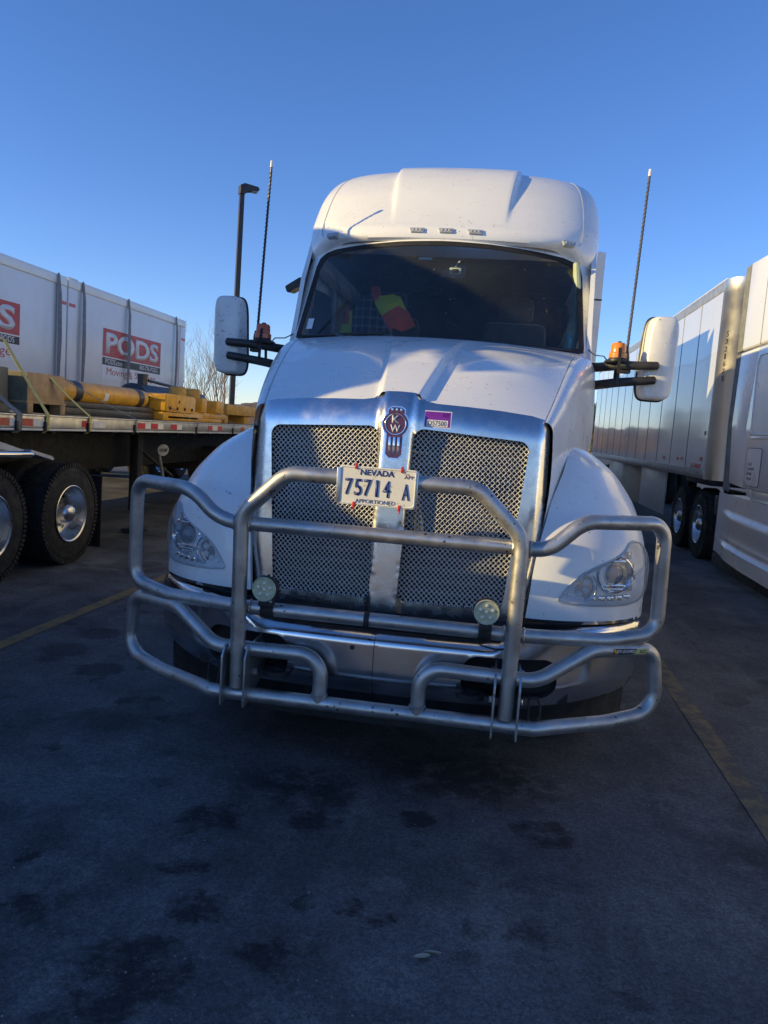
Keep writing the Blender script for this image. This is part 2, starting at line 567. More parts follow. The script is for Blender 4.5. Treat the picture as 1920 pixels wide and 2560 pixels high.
def interp(x, xs, ys):
    """smooth (Catmull-Rom / Hermite) interpolation through a table"""
    if x <= xs[0]:
        return ys[0]
    if x >= xs[-1]:
        return ys[-1]
    i = 0
    while xs[i + 1] < x:
        i += 1
    h = xs[i + 1] - xs[i]
    t = (x - xs[i]) / h

    def slope(k):
        if k == 0:
            return (ys[1] - ys[0]) / (xs[1] - xs[0])
        if k == len(xs) - 1:
            return (ys[-1] - ys[-2]) / (xs[-1] - xs[-2])
        a = (ys[k] - ys[k - 1]) / (xs[k] - xs[k - 1])
        b = (ys[k + 1] - ys[k]) / (xs[k + 1] - xs[k])
        return 0 if a * b <= 0 else 2 * a * b / (a + b)
    m0, m1 = slope(i) * h, slope(i + 1) * h
    t2, t3 = t * t, t * t * t
    return (2 * t3 - 3 * t2 + 1) * ys[i] + (t3 - 2 * t2 + t) * m0 + (-2 * t3 + 3 * t2) * ys[i + 1] + (t3 - t2) * m1


def sstep(a, b, x):
    t = min(1, max(0, (x - a) / (b - a)))
    return t * t * (3 - 2 * t)


def resample(poly, step, closed=True):
    out = []
    n = len(poly)
    for i in range(n if closed else n - 1):
        a, b = Vector(poly[i]), Vector(poly[(i + 1) % n])
        k = max(1, int(math.ceil((b - a).length / step)))
        for j in range(k):
            out.append(a.lerp(b, j / k))
    if not closed:
        out.append(Vector(poly[-1]))
    return out


def round_poly(poly, r, seg=6, closed=True):
    """fillet the corners; r is a number or a list; 2D or 3D points"""
    n = len(poly)
    out = []
    for i in range(n):
        p = Vector(poly[i])
        rad = r[i] if isinstance(r, (list, tuple)) else r
        if rad <= 0 or (not closed and i in (0, n - 1)):
            out.append(p)
            continue
        a, b = Vector(poly[i - 1]) - p, Vector(poly[(i + 1) % n]) - p
        la, lb = a.length, b.length
        a.normalize()
        b.normalize()
        ang = math.acos(max(-1, min(1, a.dot(b))))
        if ang > math.pi - 0.02:
            out.append(p)
            continue
        d = min(rad / math.tan(ang / 2), la * 0.49, lb * 0.49)
        p0, p1 = p + a * d, p + b * d
        rr = d * math.tan(ang / 2)
        cdir = (a + b).normalized()
        c = p + cdir * (rr / math.sin(ang / 2))
        v0, v1 = p0 - c, p1 - c
        tot = v0.angle(v1)
        for j in range(seg + 1):
            t = j / seg
            q = (v0 * math.sin((1 - t) * tot) + v1 * math.sin(t * tot)) / math.sin(tot) if tot > 1e-4 else v0
            out.append(c + q)
    return out


def inside(p, poly):
    x, y = p[0], p[1]
    c = False
    n = len(poly)
    j = n - 1
    for i in range(n):
        xi, yi = poly[i][0], poly[i][1]
        xj, yj = poly[j][0], poly[j][1]
        if (yi > y) != (yj > y) and x < (xj - xi) * (y - yi) / (yj - yi) + xi:
            c = not c
        j = i
    return c


def sheet(name, outer, holes, fn, mat, parent=None, res=0.03, thick=0.0, back=(0, 1, 0), angle=50, rim_outer=True, kind=None):
    """curved sheet: 2D outline with holes, triangulated on a grid, mapped through fn; rims folded back by thick"""
    loops = [[Vector((p[0], p[1])) for p in resample(outer, res)]] + [[Vector((p[0], p[1])) for p in resample(h, res)] for h in holes]
    pts, edges = [], []
    for lp in loops:
        n0 = len(pts)
        pts += lp
        edges += [(n0 + i, n0 + (i + 1) % len(lp)) for i in range(len(lp))]
    nb = len(pts)
    xs = [p.x for p in loops[0]]
    ys = [p.y for p in loops[0]]
    x0, x1, y0, y1 = min(xs), max(xs), min(ys), max(ys)
    cell = {}
    for p in pts:
        cell.setdefault((int(p.x // res), int(p.y // res)), []).append(p)
    iy = 0
    y = y0 + res * 0.5
    while y < y1:
        x = x0 + res * (0.5 if iy % 2 else 0.0)
        while x < x1:
            p = Vector((x, y))
            if inside(p, loops[0]) and not any(inside(p, h) for h in loops[1:]):
                cx, cy = int(x // res), int(y // res)
                if all((q - p).length > res * 0.55 for i in (-1, 0, 1) for j in (-1, 0, 1) for q in cell.get((cx + i, cy + j), ())):
                    pts.append(p)
            x += res
        y += res * 0.87
        iy += 1
    r = delaunay_2d_cdt(pts, edges, [], 0, 1e-6)
    ov, of = r[0], r[2]
    faces = []
    for f in of:
        c = sum((ov[i] for i in f), Vector((0, 0))) / len(f)
        if inside(c, loops[0]) and not any(inside(c, h) for h in loops[1:]):
            faces.append(list(f))
    verts = [Vector(fn(p.x, p.y)) for p in ov]
    if thick:
        bk = Vector(back).normalized() * thick
        for k, lp in enumerate(loops):
            if k == 0 and not rim_outer:
                continue
            base = [Vector(fn(p.x, p.y)) for p in lp]
            n0 = len(verts)
            verts += base + [b + bk for b in base]
            L = len(base)
            faces += [[n0 + i, n0 + (i + 1) % L, n0 + L + (i + 1) % L, n0 + L + i] for i in range(L)]
    me = bpy.data.meshes.new(name)
    me.from_pydata([tuple(v) for v in verts], [], faces)
    bm = bmesh.new()
    bm.from_mesh(me)
    bmesh.ops.remove_doubles(bm, verts=bm.verts, dist=1e-5)
    bmesh.ops.recalc_face_normals(bm, faces=bm.faces)
    bm.to_mesh(me)
    bm.free()
    me.polygons.foreach_set('use_smooth', [True] * len(me.polygons))
    me.set_sharp_from_angle(angle=R(angle))
    me.materials.append(MATS[mat])
    return link(name, me, parent, None, kind)


def grid(name, rows, mat, parent=None, angle=50, closed=False, kind=None):
    nr, nc = len(rows), len(rows[0])
    v = [p for r in rows for p in r]
    f = []
    for i in range(nr - 1):
        for j in range(nc if closed else nc - 1):
            f.append([i * nc + j, i * nc + (j + 1) % nc, (i + 1) * nc + (j + 1) % nc, (i + 1) * nc + j])
    return mob(name, v, f, mat, parent, True, angle, None, kind)


FACE_CAM = Matrix(((1, 0, 0), (0, 0, -1), (0, 1, 0)))          # x right, y up, facing -Y
FACE_RIGHT = Matrix(((0, 0, 1), (1, 0, 0), (0, 1, 0)))         # on a wall facing +X, reads along +Y
FACE_LEFT = Matrix(((0, 0, -1), (-1, 0, 0), (0, 1, 0)))        # on a wall facing -X


def text(name, s, mat, parent, at, rot, w=None, h=None, depth=0.001, bold=0.0, shear=0.0, fn=None):
    cu = bpy.data.curves.new('lettering', 'FONT')
    cu.body = s
    cu.size = 1.0
    cu.extrude = 0.0
    cu.offset = bold
    cu.resolution_u = 3
    ob = bpy.data.objects.new('lettering', cu)
    COL.objects.link(ob)
    dg = bpy.context.evaluated_depsgraph_get()
    me = bpy.data.meshes.new_from_object(ob.evaluated_get(dg))
    bpy.data.objects.remove(ob)
    xs = [v.co.x for v in me.vertices]
    ys = [v.co.y for v in me.vertices]
    cx, cy = (min(xs) + max(xs)) / 2, (min(ys) + max(ys)) / 2
    sx = w / (max(xs) - min(xs)) if w else None
    sy = h / (max(ys) - min(ys)) if h else None
    sx = sx or sy
    sy = sy or sx
    bm = bmesh.new()
    bm.from_mesh(me)
    bmesh.ops.remove_doubles(bm, verts=bm.verts, dist=1e-5)
    ex = bmesh.ops.extrude_face_region(bm, geom=bm.faces[:])
    top = [g for g in ex['geom'] if isinstance(g, bmesh.types.BMVert)]
    for v in bm.verts:
        x, y = (v.co.x - cx) * sx, (v.co.y - cy) * sy
        v.co = Vector((x + shear * y, y, 0))
    for v in top:
        v.co.z = depth
    bmesh.ops.recalc_face_normals(bm, faces=bm.faces)
    M = rot.to_4x4()
    M.translation = Vector(at)
    for v in bm.verts:
        v.co = M @ v.co
        if fn:
            v.co = Vector(fn(v.co))
    bm.to_mesh(me)
    bm.free()
    me.name = name
    me.materials.clear()
    me.materials.append(MATS[mat])
    return link(name, me, parent)

# ------------------------------------------------------------------ ground, painted lines, hills
def flat(name, pts, z, mat, kind=None):
    o = mob(name, [(x, y, z) for x, y in pts], [list(range(len(pts)))], mat, None, False)
    if kind:
        o['kind'] = kind
    return o


flat('ground', [(-3000, -3000), (3000, -3000), (3000, 3000), (-3000, 3000)], 0.0, 'asphalt', 'structure')
flat('bounce_slab', [(-60, -40), (60, -40), (60, -3.2), (-60, -3.2)], 0.006, 'concrete', 'structure')  # concrete strip added behind the camera to bounce light onto the truck
for i, (x, y0, y1, w, lab) in enumerate(((-3.16, -2.0, 30.0, 0.11, 'worn yellow parking line between the white truck and the flatbed trailer'),
                                         (1.30, -2.0, 30.0, 0.12, 'faded yellow parking line between the white truck and the dry van trailer'))):
    o = flat('parking_line', [(x - w / 2, y0), (x + w / 2, y0), (x + w / 2, y1), (x - w / 2, y1)], 0.004, 'yellow_line' if i == 0 else 'faded_line')
    o['kind'] = 'structure'
    o['label'] = lab


def hills(name, dist, a0, a1, h0, h1, mat, seed, n=90):
    rnd = random.Random(seed)
    ph = [rnd.uniform(0, 6.28) for _ in range(6)]
    v, f = [], []
    for i in range(n + 1):
        a = R(a0 + (a1 - a0) * i / n)
        t = i / n * 6.28
        k = 0.5 + 0.5 * (0.5 * math.sin(2 * t + ph[0]) + 0.3 * math.sin(5 * t + ph[1]) + 0.15 * math.sin(11 * t + ph[2]) + 0.1 * math.sin(23 * t + ph[3]))
        h = h0 + (h1 - h0) * k
        for d, z in ((dist, -1), (dist * 1.05, h * 0.45), (dist * 1.12, h * 0.8 + h * 0.05 * math.sin(31 * t + ph[4])), (dist * 1.2, h), (dist * 1.4, -1)):
            v.append((math.sin(a) * d, math.cos(a) * d, z))
    for i in range(n):
        for j in range(4):
            f.append([i * 5 + j, i * 5 + 5 + j, i * 5 + 6 + j, i * 5 + 1 + j])
    o = mob(name, v, f, mat, None, True, 180)
    o['kind'] = 'structure'
    return o


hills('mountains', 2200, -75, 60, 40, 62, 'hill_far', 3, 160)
hills('hills', 330, -19, 2, 9, 14, 'hill_brown', 5, 60)
hills('ridge', 500, 95, 265, 8, 18, 'hill_brown', 8, 120)

# ------------------------------------------------------------------ wheels (shared)
def wheel(parent, x, y, s, r=0.51, w=0.27, dual=True, rim_mat='alloy', n=40, lugs=True):
    """s = +1: outer face looks to +X"""
    M = Matrix(((0, 0, s, x), (1, 0, 0, y), (0, s, 0, r), (0, 0, 0, 1)))     # local z = outwards
    b = MB()

    def tyre(z0):
        b.lathe([(0.285, z0 - w), (0.33, z0 - w - 0.004), (0.43, z0 - w - 0.008), (r - 0.05, z0 - w), (r - 0.012, z0 - w + 0.028),
                 (r, z0 - w + 0.05), (r, z0 - w + 0.085), (r - 0.013, z0 - w + 0.088), (r - 0.013, z0 - w + 0.097), (r, z0 - w + 0.1),
                 (r, z0 - 0.1), (r - 0.013, z0 - 0.097), (r - 0.013, z0 - 0.088), (r, z0 - 0.085), (r, z0 - 0.05), (r - 0.012, z0 - 0.028),
                 (r - 0.05, z0), (0.43, z0 + 0.008), (0.40, z0 + 0.006), (0.395, z0 + 0.009), (0.33, z0 + 0.004), (0.285, z0)], M, n, False)
    tyre(0.0)
    if dual:
        tyre(-w - 0.07)
    if lugs:
        k = 72
        for i in range(k):
            a = 2 * math.pi * i / k
            for zz in (-0.016, -w + 0.016):
                L = Matrix.Rotation(a, 4, 'Z') @ Matrix.Translation((r - 0.022, 0, zz))
                b.box(-0.026, 0.0245, -0.0145, 0.0145, -0.024, 0.024, 0.0, M @ L)
    t = b.build('tyre', 'tyre_rubber', parent, angle=40)
    b = MB()
    b.lathe([(0.292, 0.012), (0.285, 0.016), (0.272, 0.006), (0.268, -0.02), (0.255, -0.055), (0.248, -0.12), (0.225, -0.150), (0.17, -0.155), (0.0, -0.155)], M, n, False)
    rm = b.build('rim', rim_mat, t, angle=40)
    b = MB()
    b.lathe([(0.115, -0.155), (0.112, -0.09), (0.10, -0.03), (0.085, 0.0), (0.06, 0.02), (0.0, 0.03)], M, 20)
    for i in range(10):
        a = 2 * math.pi * i / 10
        L = Matrix.Rotation(a, 4, 'Z') @ Matrix.Translation((0.143, 0, -0.157))
        b.lathe([(0.016, 0), (0.016, 0.03), (0.009, 0.042), (0, 0.042)], M @ L, 6)
    b.build('hub', rim_mat, t, angle=40)
    b = MB()
    for i in range(10):
        a = 2 * math.pi * (i + 0.5) / 10
        L = Matrix.Rotation(a, 4, 'Z') @ Matrix.Translation((0.2, 0, -0.1535))
        b.lathe([(0.024, 0), (0.024, 0.002), (0, 0.002)], M @ L, 12)
    b.build('hand_hole', 'print_black', t)
    return t


# ------------------------------------------------------------------ the white truck in the middle
TX, TY = -0.471, 3.164
truck = thing('semi_truck', 'white conventional semi truck with mesh grille and tubular grille guard facing the camera', 'truck', (TX, TY, 0))


# hood ------------------------------------------------------------
def hood_z(t, u, wt):
    zc = 1.737 + (2.172 - 1.737) * (1 - (1 - t) ** 1.32)
    k = min(1.0, abs(u) / wt)
    z = zc - (0.036 * (1 - t) + 0.016) * k ** 2
    ws = 0.082 + 0.135 * t
    hs = 0.036 * (1 - sstep(0.45, 0.98, t))
    z += hs * (1 - sstep(ws, ws + 0.035, abs(u)))
    z += 0.020 * math.sin(math.pi * min(1, max(0, (k - 0.25) / 0.75))) * math.sin(math.pi * min(1, t * 1.15))
    z += 0.014 * sstep(0.34, 0.52, t + 0.10 * k) * (1 - sstep(0.5, 1.0, t)) * sstep(ws + 0.06, ws + 0.22, abs(u)) * (1 - sstep(0.7, 0.98, k))
    return z


def hood_rows():
    rows = []
    for i in range(61):
        t = i / 60
        wt = 0.655 + 0.232 * t ** 0.92
        half = []
        ws = 0.082 + 0.135 * t
        cols = [ws * j / 14 for j in range(14)] + [ws + 0.035 * j / 8 for j in range(8)] + [ws + 0.035 + (wt - ws - 0.035) * j / 34 for j in range(35)]
        for u in cols:
            half.append((u * (1 - 0.004 / wt), hood_z(t, u, wt), u))
        ze = half[-1][1]
        half.append((wt, ze - 0.012, wt))
        half.append((wt + 0.004, ze - 0.001, wt))
        ru, rz = 0.040 + 0.085 * t, 0.055 + 0.095 * t
        for j in range(1, 9):
            th = j / 8 * math.pi / 2
            half.append((wt + 0.004 + ru * math.sin(th), ze - 0.001 - rz * (1 - math.cos(th)), wt))
        us, z0 = half[-1][0], half[-1][1]
        zb = 0.80 + 0.35 * t
        for j in range(1, 13):
            k = j / 12
            z = z0 + (zb - z0) * k
            u = us + 0.015 * math.sin(math.pi * min(1, k * 1.5)) - (0.055 * (1 - t) ** 3) * k ** 1.6
            half.append((u, z, wt))
        pts = []
        for u, z, ub in half:
            vf, vr = 0.395 + 0.055 * (ub / 0.67) ** 2, 1.63 + 0.30 * (ub / 0.93) ** 2
            pts.append((u, vf + (vr - vf) * t, z))
        rows.append([(-p[0], p[1], p[2]) for p in reversed(pts[1:])] + pts)
    return rows


grid('hood', hood_rows(), 'white_paint', truck, 30)

# fenders and headlights -------------------------------------------
FZ = [0.79, 0.90, 1.02, 1.13, 1.22, 1.31, 1.39, 1.46, 1.52, 1.565, 1.585]
F_UIN = [0.645, 0.655, 0.665, 0.68, 0.70, 0.72, 0.75, 0.78, 0.80, 0.82, 0.83]
F_VIN = [0.355, 0.362, 0.375, 0.40, 0.44, 0.50, 0.58, 0.68, 0.80, 0.93, 1.06]
F_UOUT = [1.228, 1.230, 1.228, 1.215, 1.193, 1.163, 1.12, 1.07, 1.00, 0.93, 0.86]
F_D = [0.46, 0.46, 0.46, 0.46, 0.47, 0.48, 0.49, 0.48, 0.46, 0.42, 0.36]
FK = 0.36


def fender_pt(q, z, s, off=0.0):
    ui, vi, uo, D = (interp(z, FZ, T) for T in (F_UIN, F_VIN, F_UOUT, F_D))
    th = q / FK
    if th <= math.pi / 2:
        u, v = ui + (uo - ui) * math.sin(th), vi + D * (1 - math.cos(th))
        nu, nv = math.sin(th), -math.cos(th)
    else:
        u, v = uo, vi + D + (th - math.pi / 2) * 0.6
        nu, nv = 1.0, 0.0
    return ((u + nu * off) * s, v + nv * off, z)


def fender_q(u, z):
    ui, uo = interp(z, FZ, F_UIN), interp(z, FZ, F_UOUT)
    return FK * math.asin(max(0, min(1, (u - ui) / (uo - ui))))


HL = [(0.775, 0.887), (0.86, 0.876), (0.95, 0.871), (1.04, 0.868), (1.11, 0.869), (1.165, 0.876), (1.20, 0.892), (1.218, 0.925), (1.224, 0.975), (1.224, 1.03),
      (1.214, 1.085), (1.193, 1.125), (1.16, 1.152), (1.125, 1.160), (1.10, 1.150), (1.08, 1.118), (1.045, 1.092), (1.00, 1.072), (0.945, 1.048),
      (0.885, 1.015), (0.84, 0.975), (0.805, 0.932)]
HLQ = [(fender_q(u, z), z) for u, z in HL]
HLQ = [(p[0], p[1]) for p in round_poly(HLQ, 0.012, 3)]


def edge_dist(x, y):
    best = 9.0
    n = len(HLQ)
    for i in range(n):
        ax, ay = HLQ[i]
        bx, by = HLQ[(i + 1) % n]
        dx, dy = bx - ax, by - ay
        t = max(0, min(1, ((x - ax) * dx + (y - ay) * dy) / (dx * dx + dy * dy + 1e-12)))
        best = min(best, math.hypot(x - ax - dx * t, y - ay - dy * t))
    return best


hlc = (sum(p[0] for p in HLQ) / len(HLQ), sum(p[1] for p in HLQ) / len(HLQ))
HLIN = [(hlc[0] + (p[0] - hlc[0]) * 0.97, hlc[1] + (p[1] - hlc[1]) * 0.97) for p in HLQ]
F_OUT = [(0.0, 0.80)] + [(0.1 * i, 0.792 + 0.004 * math.sin(i)) for i in range(1, 9)] + [(0.92, 0.80), (0.98, 0.90), (0.99, 1.10), (0.98, 1.583), (0.0, 1.583)]

for s in (-1, 1):
    sheet('fender', F_OUT, [HLQ], lambda q, z: fender_pt(q, z, s), 'white_paint', truck, 0.022, 0.035, (0, 1, 0), 40, True)
    hl = sheet('headlight', HLQ, [], lambda q, z: fender_pt(q, z, s, -0.001 - 0.045 * sstep(0.0, 0.04, edge_dist(q, z))), 'lamp_housing', truck, 0.012)
    sheet('lens', HLIN, [], lambda q, z: fender_pt(q, z, s, 0.006 + 0.012 * math.sin(math.pi * min(1, max(0, (z - 0.86) / 0.30)))), 'clear_lens', hl, 0.018)
    # rim seal
    b = MB()
    b.tube([fender_pt(p[0], p[1], s, 0.002) for p in HLQ], 0.0045, 6, True)
    b.build('seal', 'lamp_grey', hl)

    def axis(u, z, off, tilt=0.35):
        p = Vector(fender_pt(fender_q(u, z), z, s, off))
        nrm = Vector((s * tilt, -1, 0)).normalized()
        x = Vector((0, 0, 1)).cross(nrm).normalized()
        Mx = Matrix((x, Vector((0, 0, 1)), nrm)).transposed().to_4x4()
        Mx.translation = p
        return Mx
    A = axis(1.062, 1.008, -0.034)
    b = MB()
    b.lathe([(0.092, -0.01), (0.092, 0.018), (0.086, 0.024), (0.080, 0.018), (0.070, -0.004), (0.055, -0.014), (0.052, 0.004), (0.048, 0.004), (0.045, -0.015), (0, -0.015)], A, 28)
    b.box(-0.05, 0.05, -0.074, -0.062, -0.004, 0.018, 0.003, A)
    b.box(-0.06, 0.06, -0.058, -0.046, -0.006, 0.014, 0.003, A)
    b.box(-0.05, 0.05, 0.058, 0.068, -0.004, 0.018, 0.003, A)
    b.build('projector_ring', 'lamp_reflector', hl)
    b = MB()
    b.lathe([(0.043, -0.006), (0.040, 0.008), (0.030, 0.020), (0.015, 0.027), (0, 0.029)], A, 24)
    b.build('projector_lens', 'lamp_glass', hl)
    A = axis(0.893, 0.953, -0.030, 0.15)
    b = MB()
    b.lathe([(0.078, -0.01), (0.078, 0.012), (0.073, 0.018), (0.066, 0.012), (0.058, -0.012), (0.030, -0.020), (0, -0.020)], A, 28)
    b.build('reflector_bowl', 'lamp_reflector', hl)
    for i in range(6):
        a = math.pi / 2 + i * math.pi / 3
        Ai = A @ Matrix.Translation((0.037 * math.cos(a), 0.037 * math.sin(a), -0.016))
        MB().lathe([(0.0155, 0), (0.0155, 0.010), (0.011, 0.016), (0, 0.018)], Ai, 14).build('bulb', 'reflect_white', hl)
    for i in range(5):
        u = 0.96 + 0.045 * i
        MB().box(-0.016, 0.016, -0.012, 0.012, 0, 0.016, 0.003, axis(u, 0.897, -0.036, 0.3)).build('side_marker', 'lamp_reflector', hl)
    for i in range(4):
        z = 0.94 + 0.05 * i
        MB().box(-0.012, 0.012, -0.018, 0.018, 0, 0.014, 0.003, axis(1.178 - 0.06 * abs(i - 1) * 0.3, z, -0.038, 0.9)).build('turn_signal_cell', 'marker_clear', hl)

# grille ------------------------------------------------------------
def sur_v(u, z):
    a = abs(u)
    v = 0.305 + 0.068 * (a / 0.67) ** 2 + 0.045 * max(0, (z - 0.8) / 0.9) ** 1.5
    v += 0.045 * max(0, (z - (1.645 - 0.05 * (a / .67))) / 0.11) ** 2
    v += 0.06 * max(0, (a - 0.63 + 0.04 * sstep(1.1, 0.8, z)) / 0.06) ** 2
    v -= 0.038 * (1 - sstep(0.055, 0.095, a))
    return v


S_HALF = [(0.0, 1.778), (0.07, 1.776), (0.092, 1.764), (0.12, 1.742), (0.17, 1.733), (0.30, 1.729), (0.46, 1.721), (0.60, 1.708), (0.655, 1.695), (0.682, 1.665), (0.692, 1.60),
          (0.694, 1.40), (0.688, 1.20), (0.676, 1.0), (0.66, 0.88), (0.64, 0.815), (0.60, 0.785), (0.50, 0.775), (0.0, 0.765)]
S_OUT = [(p[0], p[1]) for p in S_HALF] + [(-p[0], p[1]) for p in reversed(S_HALF[1:-1])]


def mesh_outline(s, g=0.0):
    q = [(0.601 - g, 1.588 - g), (0.083 + g, 1.617 - g), (0.062 + g, 0.826 + g), (0.536 - g, 0.822 + g)]
    q = round_poly(q, 0.045, 6)
    q = [(p[0] * s, p[1]) for p in q]
    return q if s > 0 else list(reversed(q))


sheet('grille_surround', S_OUT, [mesh_outline(-1), mesh_outline(1)], lambda u, z: (u, sur_v(u, z), z), 'chrome', truck, 0.017, 0.045, (0, 1, 0), 40)
for s in (-1, 1):
    ol = mesh_outline(s, -0.008)
    cx, cz = s * 0.32, 1.22
    b = MB()
    pitch = 0.0170
    amp = 0.0021
    wr = 0.0021
    for d in (0, 1):
        ang = R(47 if d == 0 else 133)
        dx, dz = math.cos(ang), math.sin(ang)
        nx, nz = -dz, dx
        for i in range(-40, 41):
            o0 = (cx + nx * i * pitch, cz + nz * i * pitch)
            seg = []
            for k in range(-44, 45):
                x, z = o0[0] + dx * (k + .5) * pitch, o0[1] + dz * (k + .5) * pitch
                if inside((x, z), ol):
                    ph = 1 if (i + k + d) % 2 else -1
                    v = sur_v(math.copysign(max(0.1, min(0.6, abs(x))), x), min(z, 1.56)) + 0.026 + amp * ph * (1 if d else -1)
                    seg.append((x, v, z))
                elif len(seg) > 1:
                    b.tube(seg, wr, 4, False, False)
                    seg = []
                else:
                    seg = []
            if len(seg) > 1:
                b.tube(seg, wr, 4, False, False)
    b.build('grille_mesh', 'mesh_wire', truck, True, 180, None, 'stuff')
    b = MB()
    b.tube([(p[0], sur_v(p[0], min(p[1], 1.6)) + 0.03, p[1]) for p in ol], 0.006, 6, True)
    b.build('mesh_rim', 'black_rubber', truck)
# radiator behind the mesh
b = MB()
b.box(-0.63, 0.63, 0.50, 0.53, 0.78, 1.66)
b.build('radiator', 'black_plastic', truck)
b = MB()
for i in range(14):
    z = 0.84 + i * 0.055
    b.box(-0.6, 0.6, 0.485, 0.499, z, z + 0.012)
b.build('radiator_fins', 'cabin_grey', truck, False)
MB().box(0.10, 0.50, 0.44, 0.47, 1.06, 1.30, 0.01).build('cooler_core', 'cabin_grey', truck)
MB().box(-0.52, -0.16, 0.445, 0.47, 1.20, 1.34, 0.01).build('cooler_core', 'cabin_grey', truck)
b = MB()
b.box(-0.62, 0.62, 0.37, 0.395, 0.74, 0.785, 0.008)
b.build('grille_sill', 'chrome', truck)

# emblem ------------------------------------------------------------
def shield(k):
    c = (0.0, 1.628)
    pts = []
    rr = 0.057 + k
    top = 1.703 + k
    hw = 0.036 + k
    a0 = math.asin(hw / rr)
    pts += [(hw, top - 0.012), (0.022, top), (-0.022, top), (-hw, top - 0.012)]
    for i in range(13):
        a = math.pi / 2 + a0 + (math.pi - 2 * math.asin((0.036 + k) / rr)) * i / 12
        pts.append((c[0] + rr * math.cos(a), c[1] + rr * math.sin(a)))
    bot = 1.478 - k
    pts += [(-0.036 - k, bot + 0.016), (-0.02, bot), (0.02, bot), (0.036 + k, bot + 0.016)]
    for i in range(13):
        a = -math.pi / 2 + a0 + (math.pi - 2 * math.asin((0.036 + k) / rr)) * i / 12
        pts.append((c[0] + rr * math.cos(a), c[1] + rr * math.sin(a)))
    return pts


def on_beak(z):
    return sur_v(0, z)


ev = 0.306
EV = lambda z: 0.2665 + 0.045 * max(0, (z - 0.8) / 0.9) ** 1.5 + 0.045 * max(0, (z - 1.645) / 0.11) ** 2
b = MB()
b.prism(shield(0.005), lambda p: (p[0], EV(p[1]) - 0.010, p[1]), lambda p: (p[0], EV(p[1]) + 0.01, p[1]))
emb = b.build('emblem', 'polished', truck)
b = MB()
b.prism(shield(0.0), lambda p: (p[0], EV(p[1]) - 0.0125, p[1]), lambda p: (p[0], EV(p[1]) - 0.009, p[1]))
b.build('emblem_enamel', 'emblem_red', emb)
b = MB()
ring = [(0.0462 * math.cos(2 * math.pi * i / 32), 1.628 + 0.0462 * math.sin(2 * math.pi * i / 32)) for i in range(32)]
b.tube([(p[0], EV(p[1]) - 0.013, p[1]) for p in ring], 0.0026, 6, True)
b.build('emblem_ring', 'polished', emb)
for i in range(3):
    x = -0.020 + 0.020 * i
    MB().box(x - 0.0055, x + 0.0055, EV(1.52) - 0.0145, EV(1.52) - 0.005, 1.486, 1.572, 0.002).build('emblem_stripe', 'polished', emb)
    MB().box(x - 0.005, x + 0.005, EV(1.69) - 0.0145, EV(1.69) - 0.003, 1.684, 1.699, 0.001).build('emblem_stripe', 'polished', emb)
text('emblem_letter', 'K', 'sticker_white', emb, (0, EV(1.65) - 0.0125, 1.649), FACE_CAM, 0.034, 0.034, 0.003, 0.01)
text('emblem_letter', 'W', 'sticker_white', emb, (0, EV(1.61) - 0.0125, 1.608), FACE_CAM, 0.044, 0.034, 0.003, 0.01)

# permit sticker --------------------------------------------------------
def stick(p):
    return (p[0], sur_v(p[0], p[2]) - 0.0012 + p[1], p[2])


def patch(name, x0, x1, z0, z1, lift, mat, parent):
    rows = []
    for i in range(7):
        z = z0 + (z1 - z0) * i / 6
        rows.append([(x0 + (x1 - x0) * j / 8, sur_v(x0 + (x1 - x0) * j / 8, z) - lift, z) for j in range(9)])
    return grid(name, rows, mat, parent)


st = patch('permit_sticker', 0.120, 0.242, 1.624, 1.700, 0.0010, 'sticker_white', truck)
patch('sticker_field', 0.124, 0.238, 1.628, 1.696, 0.0016, 'sticker_purple', st)
patch('sticker_panel', 0.133, 0.228, 1.630, 1.659, 0.0022, 'sticker_white', st)
text('sticker_number', 'D57500', 'print_black', st, (0.1805, 0, 1.6445), FACE_CAM, 0.082, 0.022, 0.0004, 0.0, 0, lambda c: (c.x, sur_v(c.x, c.z) - 0.0026 + c.y, c.z))
text('sticker_state', 'NY', 'print_violet', st, (0.217, 0, 1.682), FACE_CAM, 0.028, 0.018, 0.0004, 0.0, 0, lambda c: (c.x, sur_v(c.x, c.z) - 0.0022 + c.y, c.z))

# bumper -----------------------------------------------------------------
def bump_v(u, z):
    a = abs(u)
    v = 0.115 + 0.05 * (a / 0.7) ** 2 + 0.42 * max(0, (a - 0.45) / 0.78) ** 2.3
    v += 0.05 * max(0, (0.535 - z) / 0.10) ** 1.5
    v += 0.10 * sstep(0.0, 0.05, z - (0.675 + 0.075 * sstep(0.50, 0.66, a))) * 0.6
    return v


for s in (-1, 1):
    o = [(0.0015, 0.43), (0.5, 0.428), (0.9, 0.435), (1.10, 0.45), (1.165, 0.47), (1.195, 0.52), (1.212, 0.60), (1.215, 0.70), (1.205, 0.765), (1.15, 0.777),
         (0.90, 0.777), (0.70, 0.775), (0.635, 0.768), (0.58, 0.745), (0.53, 0.722), (0.46, 0.712), (0.0015, 0.712)]
    h = round_poly([(0.385, 0.475), (0.80, 0.475), (0.80, 0.655), (0.385, 0.66)], 0.07, 8)
    o = [(p[0] * s, p[1]) for p in o]
    h = [(p[0] * s, p[1]) for p in h]
    if s < 0:
        o.reverse()
        h.reverse()
    sheet('bumper', o, [h], lambda u, z: (u, bump_v(u, z), z), 'bumper_chrome', truck, 0.018, 0.035, (0, 1, 0), 45)
b = MB()
b.lathe([(0.011, 0), (0.011, 0.004), (0, 0.004)], Matrix.Translation((-0.096, 0.117, 0.645)) @ Matrix.Rotation(R(90), 4, 'X'), 14)
b.build('bolt_hole', 'print_black', truck)
